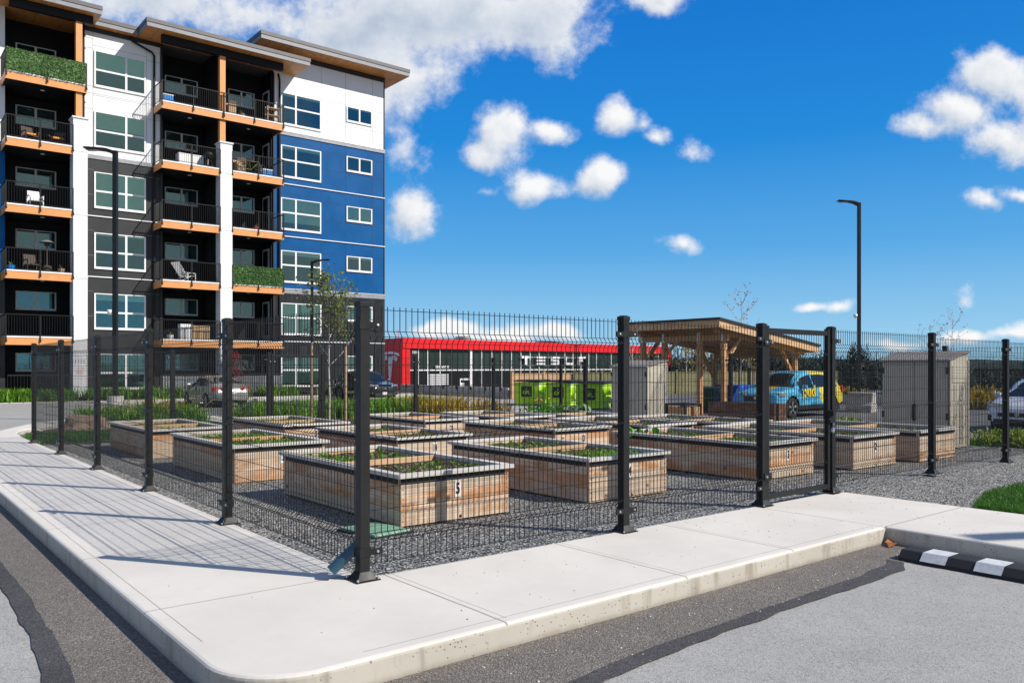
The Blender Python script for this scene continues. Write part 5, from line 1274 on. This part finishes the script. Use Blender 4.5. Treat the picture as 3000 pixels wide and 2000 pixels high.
pp('roofing', 'charcoal', lambda b: b.beam((-.95, 1.92, zt(-.95)+.42), (5.65, 1.92, zt(5.65)+.42), 4.9, .08))
# ------------------------------------------------------------------ bins
def dumpster(x, y, label):
    t = thing('dumpster', label, 'dumpster', (x, y, LZ), rad(30), 'lime green bins')
    w, d, h = 1.75, 1.2, 1.12      # x, y, z; front face looks along -x, the pocketed side along -y
    b = MB(); b.prism([(0, .06), (d, .06), (d, h-.02), (d*.5, h+.0), (0, h-.02)], 0, w, 'x')
    for k in range(2): b.box(-.02, 0, .12+k*.9, .18+k*.9, .1, h-.11)
    b.box(-.03, w+.03, -.03, d+.03, h-.1, h-.04); b.build('steel_body', 'lime', t, bevel=.012)
    for X in (.4, 1.35):
        pass
    b = MB(); b.prism([(.25, .62), (.62, .62), (.62, .9), (.42, .9)], -.22, 0, 'y'); b.box(.05, w-.05, -.16, 0, .36, .56); b.build('fork_pocket', 'lime', t, bevel=.01)
    b = MB()
    for k in range(2): b.box(-.06+k*w*.5, w*.5-.06+k*(w*.5+.06), -.08, d+.05, h+.02, h+.07)
    for k in range(9): b.box(-.07, w+.03, -.02+k*.135, .03+k*.135, h+.071, h+.1)
    b.build('lid', 'plastic', t, bevel=.01)
    s = MB().box(-.026, -.021, .34, .86, .42, .92).build('sign_plate', 'plastic', t)
    text('GFL', .22, 'lime', t, (-.028, .6, .62), (PI/2, 0, -PI/2), .002, 'sign_lettering', bold=.01)
    MB().add([(-.028, .57, .76), (-.028, .6, .86), (-.028, .63, .76)], [(0, 1, 2)]).build('sign_mark', 'lime', t)
    MB().box(.02, .3, -.006, -.001, .88, 1.0).build('warning_sticker', 'whitepaint', t)
    w_ = MB()
    for X in (.15, w-.15):
        for Y in (.15, d-.15): w_.lathe([(.001, -.03), (.06, -.03), (.06, .03), (.001, .03)], 12, 0, 'y', (X, Y, .06))
    w_.build('castors', 'tyre', t); return t
dumpster(22.6, 24.2, 'lime green steel dumpster, the left one of the row of three')
dumpster(22.9, 22.3, 'lime green steel dumpster in the middle of the row')
dumpster(22.25, 19.6, 'lime green steel dumpster partly behind the far beige shed')
t = thing('wheeled_bin', 'dark green wheeled bin under the timber shelter', 'bin', (25.0, 16.1, LZ), .3)
MB().prism([(-.28, .08), (.28, .08), (.34, .95), (-.34, .95)], -.3, .3, 'y').build('bin_body', 'bin', t, bevel=.02); MB().box(-.38, .38, -.33, .33, .95, 1.02).build('lid', 'greenlid', t, bevel=.02)
MB().lathe([(.001, -.34), (.11, -.34), (.11, -.28), (.001, -.28)], 14, 0, 'y', (.27, 0, .11)).build('wheel', 'tyre', t); MB().lathe([(.001, .28), (.11, .28), (.11, .34), (.001, .34)], 14, 0, 'y', (.27, 0, .11)).build('wheel', 'tyre', t)
b = MB(); nx, ny = 26, 16; vs = []
for j in range(ny+1):
    for i in range(nx+1):
        u, v = i/nx*2-1, j/ny*2-1; e = max(abs(u), abs(v)); hgt = 1.05 if e < .72 else 1.05*max(0, (1-e)/.28)**.5
        px, py = u*(1.0 if e < .75 else .95), v*.65
        vs.append((px, py, max(.0, hgt+.07*noise.noise(Vector((u*4, v*4, 1)))+.04*noise.noise(Vector((u*10, v*8, 4)))) if hgt > 0 else 0))
b.add(vs, [(j*(nx+1)+i, j*(nx+1)+i+1, (j+1)*(nx+1)+i+1, (j+1)*(nx+1)+i) for j in range(ny) for i in range(nx)])
tag(b.build('tarpaulin', 'tarp', None, smooth=False, loc=(26.75, 16.1, LZ)), 'crumpled blue tarpaulin over a pile beside the wrapped car', 'tarpaulin')
o = bpy.context.scene.objects['tarpaulin']; o.rotation_euler = (0, 0, -.65)
# ------------------------------------------------------------------ fences and walls of the lot
def boardfence(p0, p1, h, z, mat, label, step=2.4):
    p0, p1 = Vector((*p0, 0)), Vector((*p1, 0)); L = (p1-p0).length; a = math.atan2((p1-p0).y, (p1-p0).x)
    t = thing('board_fence', label, 'fence', (p0.x, p0.y, z), a)
    b = MB(); n = int(L/.14)
    for i in range(n): b.box(i*.14, i*.14+.134, 0, .02, .05, h-.06+rnd.uniform(-.004, .004))
    b.build('boards', mat, t)
    b = MB(); b.box(0, L, -.03, .05, h-.05, h); b.build('top_rail', mat, t)
    for i in range(int(L/step)+1):
        o = MB().box(i*step-.06, i*step+.06, -.07, .08, 0, h+.08).build('fence_post', mat, t)
        MB().box(i*step-.09, i*step+.09, -.1, .11, h+.08, h+.12).build('post_cap', mat, o)
boardfence((26.5, 31.0), (31.2, 31.0), 1.85, -.75, 'freshwood', 'pale new board fence behind the lime bins')
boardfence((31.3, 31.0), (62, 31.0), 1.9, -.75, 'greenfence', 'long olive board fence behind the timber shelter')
t = thing('low_wall', 'low grey concrete wall with brackets in front of the showroom', 'wall', (27.0, 32, LZ))
b = MB(); b.box(0, .25, 0, 12, -.3, .62); b.build('concrete_face', 'concpale', t)
b = MB()
for i in range(8): b.box(-.06, 0, .6+i*1.5, .72+i*1.5, .42, .66)
b.build('bracket', 'plastic', t)
t = thing('picket_fence', 'black metal picket fence on a low concrete wall at the far side of the lot', 'fence', (36.4, 2, -.4), PI/2)
MB().box(-16, 20, 0, .25, -.3, .45).build('base_wall', 'concpale', t)
b = MB()
for i in range(300): b.box(-16+i*.12, -15.978+i*.12, .1, .122, .45, 1.75)
b.build('pickets', 'black', t); b = MB(); b.box(-16, 20, .09, .13, 1.7, 1.76); b.box(-16, 20, .09, .13, .55, .6); b.build('rail', 'black', t)
for i in range(13): MB().box(-16.04+i*3, -15.96+i*3, .07, .15, .45, 1.85).build('fence_post', 'black', t)
t = thing('concrete_barrier', 'pale concrete block at the foot of the right-hand lamp post', 'barrier', (29.3, 11.8, LZ), rad(12))
MB().prism([(-.45, 0), (.45, 0), (.42, .3), (.3, .42), (.26, .8), (-.26, .8), (-.3, .42), (-.42, .3)], -.5, .5, 'y').build('block', 'concblock', t, bevel=.02)

def lamp(x, y, z, h, label, head=(-1, 0), pier=.0, w=.125, cam=None, twin=False):
    t = thing('street_lamp', label, 'street lamp', (x, y, z), math.atan2(head[1], head[0]), 'black lot lamps')
    if pier: MB().lathe([(.001, pier), (.22, pier), (.23, pier-.02), (.23, -.4)], 20).build('concrete_base', 'concpale', t)
    b = MB(); b.box(-w/2, w/2, -w/2, w/2, pier, h-.02); b.box(-w*.9, w*.9, -w*.9, w*.9, pier, pier+.03); b.build('pole', 'black', t, bevel=.006)
    for s in ((1, -1) if twin else (1,)):
        q = MB(); q.prism([(s*.05, h-.14), (s*.05, h-.02), (s*.2, h+.03), (s*.32, h+.05), (s*.88, h+.09), (s*.92, h+.05), (s*.34, h-.02), (s*.22, h-.05)], -.13, .13, 'y'); o = q.build('lamp_head', 'black', t, bevel=.01)
        MB().box(s*.6-.24, s*.6+.24, -.1, .1, h-.004, h+.004).build('lens', 'metalgrey', o).location = (0, 0, .0)
    if cam:
        q = MB(); q.lathe([(.001, -.1), (.06, -.08), (.085, -.02), (.085, .06), (.001, .07)], 14, 0, 'z', (.15, 0, cam)); q.box(.05, .12, -.03, .03, cam, cam+.05); q.build('dome_camera', 'frame', t, smooth=True)
    return t
lft = (-.776, .63)
lamp(3.35, 21.2, lot(3.3, 21.2)+.03, 8.05, 'tall black lamp post standing before the apartment building', (-.776, .63), .75, .125, 3.25)
lamp(30.25, 12.4, LZ, 8.78, 'tall black lamp post alone against the sky on the right', (-.776, .63), 0, .125, 4.0)
lamp(15.7, 34.05, LZ, 7.3, 'black lamp post in front of the blue wall', (.776, -.63), .0, .125)
lamp(53.9, 54.5, -1.2, 4.9, 'twin-headed lamp post in front of the showroom', (.776, -.63), 0, .11, None, True)

lamp(10.35, -9.75, -.15, 7.6, 'lamp post beside the near right bay, its head throwing a shadow on the path', (-.9, .43), 0, .1)

# ------------------------------------------------------------------ trees
def branches(bb, base, d, L, r, depth, rr, tips):
    n = 4; pts = [base]; p = Vector(base); dd = Vector(d).normalized()
    for i in range(n):
        dd = (dd+Vector((rr.gauss(0, .09), rr.gauss(0, .09), .05))).normalized(); p = p+dd*L/n; pts.append(p.copy())
    bb.tube(pts, [r*(1-.6*i/n) for i in range(n+1)], 5)
    tips += [(q.copy(), depth) for q in pts[1:]]
    if depth > 0:
        for k in range(rr.randint(2, 4)):
            q = pts[rr.randint(1, n)]; a = rr.uniform(0, 6.28); u = Vector((math.cos(a), math.sin(a), rr.uniform(.5, 1.3)))
            branches(bb, q, (dd*.5+u).normalized(), L*rr.uniform(.45, .7), r*.5, depth-1, rr, tips)
def leafquads(bb, pts, n, size, spread, rr):
    for i in range(n):
        c = rr.choice(pts)+Vector((rr.gauss(0, spread), rr.gauss(0, spread), rr.gauss(0, spread))); s = size*rr.uniform(.6, 1.3)
        a = Vector((rr.gauss(0, 1), rr.gauss(0, 1), rr.gauss(0, 1))).normalized(); b2 = a.orthogonal().normalized()*s*.6; a = a*s
        bb.add([c-a, c-b2, c+a, c+b2], [(0, 1, 2, 3)])
def tree(name, label, x, y, z, h, seed, leaf, nl, ls, bark='bark', group=None, spread=.1, th=.035, trunkf=.45, depth=2):
    t = thing(name, label, 'tree', (x, y, z), 0, group); rr = random.Random(seed)
    bb = MB(); tips = []
    base = [Vector((0, 0, -.1)), Vector((.02, .01, h*trunkf*.5)), Vector((-.01, .02, h*trunkf))]
    bb.tube(base, [th, th*.9, th*.8], 7)
    bb.tube([base[-1], Vector((0, 0, h*.8)), Vector((.04, 0, h*.97))], [th*.75, th*.4, th*.12], 6); tips += [(Vector((0, 0, h*.8)), 0), (Vector((.04, 0, h*.95)), 0)]
    for k in range(9):
        zz = h*(trunkf+.04+.06*k*(1-trunkf)/.55*1.1) if k < 8 else h*.9
        a = k*2.4+rr.uniform(-.4, .4); branches(bb, Vector((0, 0, min(zz, h*.9))), (math.cos(a), math.sin(a), .95), h*.3*(1-.06*k), th*.4, depth-1, rr, tips)
    bb.build('trunk', bark, t)
    pts = [q for q, d in tips if d <= 1]
    lb = MB(); leafquads(lb, pts, nl, ls, spread, rr); lb.build('crown', leaf, t); return t
tree('young_maple', 'young maple with green and reddish leaves tied between two stakes', 8.15, 16.9, -.15, 3.75, 4, 'maple', 1150, .062, 'birchbark', None, .13, .03, .4, 3)
for i, (x, y) in enumerate(((7.72, 17.15), (8.55, 16.65))):
    t = thing('tree_stake', 'wooden stake %s of the young maple' % ('left' if i == 0 else 'right'), 'stake', (x, y, -.15), 0, 'stakes of the maple')
    MB().tube([(0, 0, -.1), (0, 0, 2.35 if i == 0 else 2.2)], .035, 7).build('stake_pole', 'stake', t)
    MB().beam((0, 0, 1.2), (8.15-x, 16.9-y, 1.25), .03, .006).build('tie_strap', 'rubber', t)
tree('sapling', 'bare thin sapling rising behind the timber shelter', 30.2, 18.2, LZ, 5.3, 8, 'budleaf', 130, .06, 'birchbark', 'bare saplings', .05, .035, .35)
tree('sapling', 'bare thin sapling left of the white car, the taller one', 23.6, 5.9, LZ, 3.35, 12, 'budleaf', 170, .03, 'birchbark', 'bare saplings', .03, .022, .2)
tree('sapling', 'bare thin sapling just behind the front right shed', 22.8, 6.2, LZ, 2.9, 13, 'budleaf', 120, .03, 'birchbark', 'bare saplings', .03, .02, .25)
tree('sapling', 'bare reddish sapling behind the far beige shed', 18.0, 14.0, -.3, 3.05, 14, 'budleaf', 110, .035, 'birchbark', 'bare saplings', .04, .02, .3)
tree('red_maple', 'small dark red maple against the ground-floor balcony', 12.95, 37.8, -.1, 2.2, 15, 'redleaf', 600, .06, 'bark', None, .12, .025, .35)
for i, (x, y, h) in enumerate(((43.5, 32.2, 4.0), (47.0, 33.5, 3.6), (40.5, 33.5, 3.2), (52, 32.8, 3.8))):
    tree('birch', ['pale-barked birch with yellow leaves left of the others behind the olive fence', 'pale-barked birch second of the row behind the olive fence', 'short birch nearest the showroom end behind the olive fence', 'pale-barked birch farthest right behind the olive fence'][i], x, y, -.9, h, 30+i, 'goldleaf', 420, .09, 'birchbark', 'birches behind the board fence', .16, .07, .25)
leafy('shrub', 'yellow flowering shrub behind the picket fence', 'shrub', 38.2, 17.2, -.6, 320, .9, .06, 'goldleaf', 41, 1.4, 1.3, 2)
leafy('shrub', 'rusty bare shrub against the picket fence near the white car', 'shrub', 35.6, 9.6, -.4, 260, .9, .04, 'goldleaf', 42, 1.4, 1.3, 2)
# conifers
def conifer(h, seed):
    t = thing('conifer', 'dark green conifer in the wood beyond the lot', 'tree', (0, 0, 0), 0, 'conifers beyond the lot'); rr = random.Random(seed)
    MB().tube([(0, 0, -1), (0, 0, h*.97)], [h*.02, h*.002], 6).build('trunk', 'bark', t)
    bb = MB(); z = h*.06
    while z < h:
        R = (1-z/h)**.85*h*.24*rr.uniform(.75, 1.15)+.1
        for k in range(max(4, int(10*(1-z/h)+4))):
            a = rr.uniform(0, 6.28); L = R*rr.uniform(.65, 1.15); d = Vector((math.cos(a), math.sin(a), -rr.uniform(.05, .45))); s = Vector((-math.sin(a), math.cos(a), rr.uniform(-.3, .3)))*L*.24
            o = Vector((0, 0, z+rr.uniform(-.1, .1)))
            bb.add([o, o+d*L*.6-s, o+d*L, o+d*L*.6+s], [(0, 1, 2, 3)]); bb.add([o+d*L*.4+Vector((0, 0, .12)), o+d*L*.8-s*.7+Vector((0, 0, -.2)), o+d*L*.95+Vector((0, 0, -.35)), o+d*L*.8+s*.7+Vector((0, 0, -.1))], [(0, 1, 2, 3)])
        z += h*.028
    bb.build('crown', 'conifer', t); return t
CON = [conifer(12, 1), conifer(11, 2), conifer(13, 3)]
rr = random.Random(77)
def bearing(px, D): return (-2.75+.776*(px-1500)/2385*D+.63*D, -5.03-.63*(px-1500)/2385*D+.776*D)
used = set(); i = 0
px = 1955
while px < 3250:
    D = rr.uniform(118, 150); x, y = bearing(px, D)
    top = 44 if px < 2500 else 40
    if 2480 < px < 2545: top = 62
    if px > 2600: top = max(14, 40-(px-2600)*.1)
    if px < 2360: top = 50
    h = 1.47+(top+4+rr.uniform(-20, 12))*D/2385+7.5
    k = i % 3; o = CON[k]; bh = (12, 11, 13)[k]; s = h/bh
    if k not in used: used.add(k); o.location = (x, y, -7.5); o.rotation_euler = (0, 0, rr.uniform(0, 6)); o.scale = (s, s, s)
    else: dup(o, (x, y, -7.5), rr.uniform(0, 6), scale=(s*rr.uniform(.85, 1.2), s*rr.uniform(.85, 1.2), s))
    px += rr.uniform(6, 11); i += 1
b = MB(); leafquads(b, [Vector((*bearing(p, D), -5+rr.uniform(-2, 2.2))) for p in range(1950, 3400, 6) for D in (105, 112)], 9000, .5, .6, rr)
o = b.build('undergrowth', 'moundgrass'); o['kind'] = 'stuff'; o['label'] = 'dark undergrowth in front of the conifer wood'

# ------------------------------------------------------------------ sky, sun, camera
w = bpy.data.worlds.new('World'); sc.world = w; w.use_nodes = True
t = w.node_tree; t.nodes.clear()
SUN = Vector((.551, -.834, .0)).normalized(); EL = rad(40.7)
sky = N(t, 'ShaderNodeTexSky', None, sky_type='NISHITA'); sky.sun_disc = False; sky.sun_elevation = EL; sky.sun_rotation = math.atan2(SUN.x, SUN.y); sky.air_density = 1.0; sky.dust_density = .3; sky.ozone_density = 1.5; sky.altitude = 100
gz_ = N(t, 'ShaderNodeSeparateXYZ', {0: N(t, 'ShaderNodeTexCoord').outputs['Generated']}).outputs[2]
KX = 1/(.1*1.275)
rp = N(t, 'ShaderNodeValToRGB', {0: mth(t, 'MULTIPLY', gz_, 1.6)}); el = rp.color_ramp.elements
stops = [(0.0, (.33, .64, .88)), (.06, (.28, .59, .86)), (.22, (.085, .39, .80)), (.42, (.004, .25, .72)), (.62, (.0, .19, .66)), (1.0, (.0, .12, .45))]
el[0].position, el[0].color = stops[0][0], (*stops[0][1], 1); el[1].position, el[1].color = stops[-1][0], (*stops[-1][1], 1)
for ps, c_ in stops[1:-1]: e_ = el.new(ps); e_.color = (*c_, 1)
azure = N(t, 'ShaderNodeVectorMath', {0: rp.outputs[0], 3: KX}, operation='SCALE').outputs[0]
hs = N(t, 'ShaderNodeMix', {0: .93, 6: sky.outputs[0], 7: azure}, data_type='RGBA')
geo = N(t, 'ShaderNodeTexCoord').outputs['Generated']
fw = mth(t, 'MAXIMUM', vm(t, 'DOT_PRODUCT', geo, (.63, .776, 0)), .05)
u = mth(t, 'DIVIDE', vm(t, 'DOT_PRODUCT', geo, (.776, -.63, 0)), fw); v = mth(t, 'DIVIDE', vm(t, 'DOT_PRODUCT', geo, (0, 0, 1)), fw)
P = N(t, 'ShaderNodeCombineXYZ', {0: u, 1: v, 2: 0.0}).outputs[0]
wp = N(t, 'ShaderNodeTexNoise', {'Vector': P, 'Scale': 7.0, 'Detail': 3.0}).outputs[1]
Pw = vm(t, 'ADD', P, vm(t, 'MULTIPLY', vm(t, 'SUBTRACT', wp, (.5, .5, .5)), (.06, .05, 0)))
# cumulus: (bearing, height, half width, half height, weight), tangents about the north-east horizon
CL = [(-.09, .44, .17, .075, 1), (-.2, .41, .1, .06, 1), (.04, .43, .075, .05, 1), (-.13, .36, .06, .06, .9), (-.14, .29, .03, .05, .45), (-.45, .45, .15, .04, .8), (-.33, .44, .07, .035, .6), (.19, .455, .05, .016, .8),
      (-.012, .282, .04, .036, 1), (.04, .29, .033, .018, .85), (-.03, .262, .034, .02, .85), (.03, .222, .037, .021, .9), (-.035, .218, .02, .01, .5), (.127, .31, .028, .024, .9), (.162, .303, .012, .012, .4), (.176, .286, .018, .012, .7), (.222, .268, .022, .011, .45),
      (.108, .237, .03, .024, 1), (-.13, .182, .034, .034, 1), (.585, .36, .05, .034, 1), (.55, .315, .055, .03, 1), (.61, .29, .055, .03, 1), (.51, .295, .036, .02, .75), (.65, .33, .04, .05, 1),
      (.585, .203, .025, .014, .6), (.625, .213, .03, .013, .7), (.205, .148, .027, .012, .55), (.365, .081, .026, .007, .75), (.4, .08, .02, .008, .75),
      (-.075, .046, .045, .012, 1), (-.01, .04, .05, .016, 1), (.045, .042, .04, .014, 1), (.62, .038, .05, .012, .9), (.56, .034, .04, .01, .8), (.47, .03, .05, .008, .6), (.555, .08, .012, .012, .3)]
def field(Q, NQ):
    D = None
    for cx, cy, rx, ry, wt in CL:
        q = vm(t, 'MULTIPLY', vm(t, 'SUBTRACT', Q, (cx, cy, 0)), (.78/rx, .78/ry, 0))
        d = mth(t, 'MULTIPLY', mth(t, 'SUBTRACT', 1.0, vm(t, 'LENGTH', q)), wt)
        D = d if D is None else mth(t, 'SMOOTH_MAX', D, d, .3)
    n = N(t, 'ShaderNodeTexNoise', {'Vector': NQ, 'Scale': 15.0, 'Detail': 10.0, 'Roughness': .6, 'Lacunarity': 2.1}).outputs[0]
    return mth(t, 'ADD', D, mth(t, 'MULTIPLY', mth(t, 'SUBTRACT', n, .53), 1.7))
SH = (.010, .016, 0)
dens = field(Pw, P); dens2 = field(vm(t, 'ADD', Pw, SH), vm(t, 'ADD', P, SH))
al = mth(t, 'MULTIPLY', sstep(t, dens, .0, .62), .98)
lit = mth(t, 'ADD', .62, mth(t, 'MULTIPLY', mth(t, 'SUBTRACT', dens, dens2), .75), clamp=True)
n0 = N(t, 'ShaderNodeTexNoise', {'Vector': P, 'Scale': 6.0, 'Detail': 4.0, 'Roughness': .55}).outputs[0]
thick = mth(t, 'MULTIPLY', mth(t, 'MULTIPLY', sstep(t, dens, .35, 1.0), sstep(t, v, .33, .42)), mth(t, 'MULTIPLY', sstep(t, n0, .3, .6), .6))
shade = mth(t, 'SUBTRACT', lit, thick, clamp=True)
CK = 7.6
cc = mixc(t, shade, tuple(CK*x for x in (.47, .56, .7)), tuple(CK*x for x in (1.0, 1.0, 1.0)))
final = mixc(t, al, hs.outputs[2], cc)
# unseen broken cloud added behind the camera to whiten the fill light
bk_ = sstep(t, vm(t, 'DOT_PRODUCT', geo, (.63, .776, 0)), .25, -.05)
nb = N(t, 'ShaderNodeTexNoise', {'Vector': geo, 'Scale': 3.2, 'Detail': 7.0, 'Roughness': .58}).outputs[0]
final = mixc(t, mth(t, 'MULTIPLY', bk_, sstep(t, nb, .42, .56)), final, tuple(CK*x for x in (.5, .52, .55)))
bg = N(t, 'ShaderNodeBackground', {'Color': final, 'Strength': .1}); N(t, 'ShaderNodeOutputWorld', {0: bg.outputs[0]})
ld = bpy.data.lights.new('sun', 'SUN'); ld.energy = 4.4; ld.angle = rad(.53); ld.color = (1, .94, .85)
lo = bpy.data.objects.new('sun', ld); COL.objects.link(lo)
sd = Vector((SUN.x*math.cos(EL), SUN.y*math.cos(EL), math.sin(EL))); lo.rotation_euler = sd.to_track_quat('Z', 'Y').to_euler(); lo.location = (0, -20, 30)
cam = bpy.data.cameras.new('camera'); co = bpy.data.objects.new('camera', cam); COL.objects.link(co); sc.camera = co
co.location = (-2.75, -5.03, 1.47); f = Vector((.63, .776, 0)); co.rotation_euler = f.to_track_quat('-Z', 'Y').to_euler()
cam.sensor_width = 36; cam.lens = 36*2385/3000; cam.shift_y = 74.5/3000; cam.clip_end = 6000; cam.clip_start = .05
vs_ = sc.view_settings; sc.display_settings.display_device = 'sRGB'; vs_.view_transform = 'Standard'; vs_.look = 'None'; vs_.exposure = .35; vs_.gamma = 1
sc.cycles.max_bounces = 6; sc.cycles.transparent_max_bounces = 12; sc.cycles.use_adaptive_sampling = True
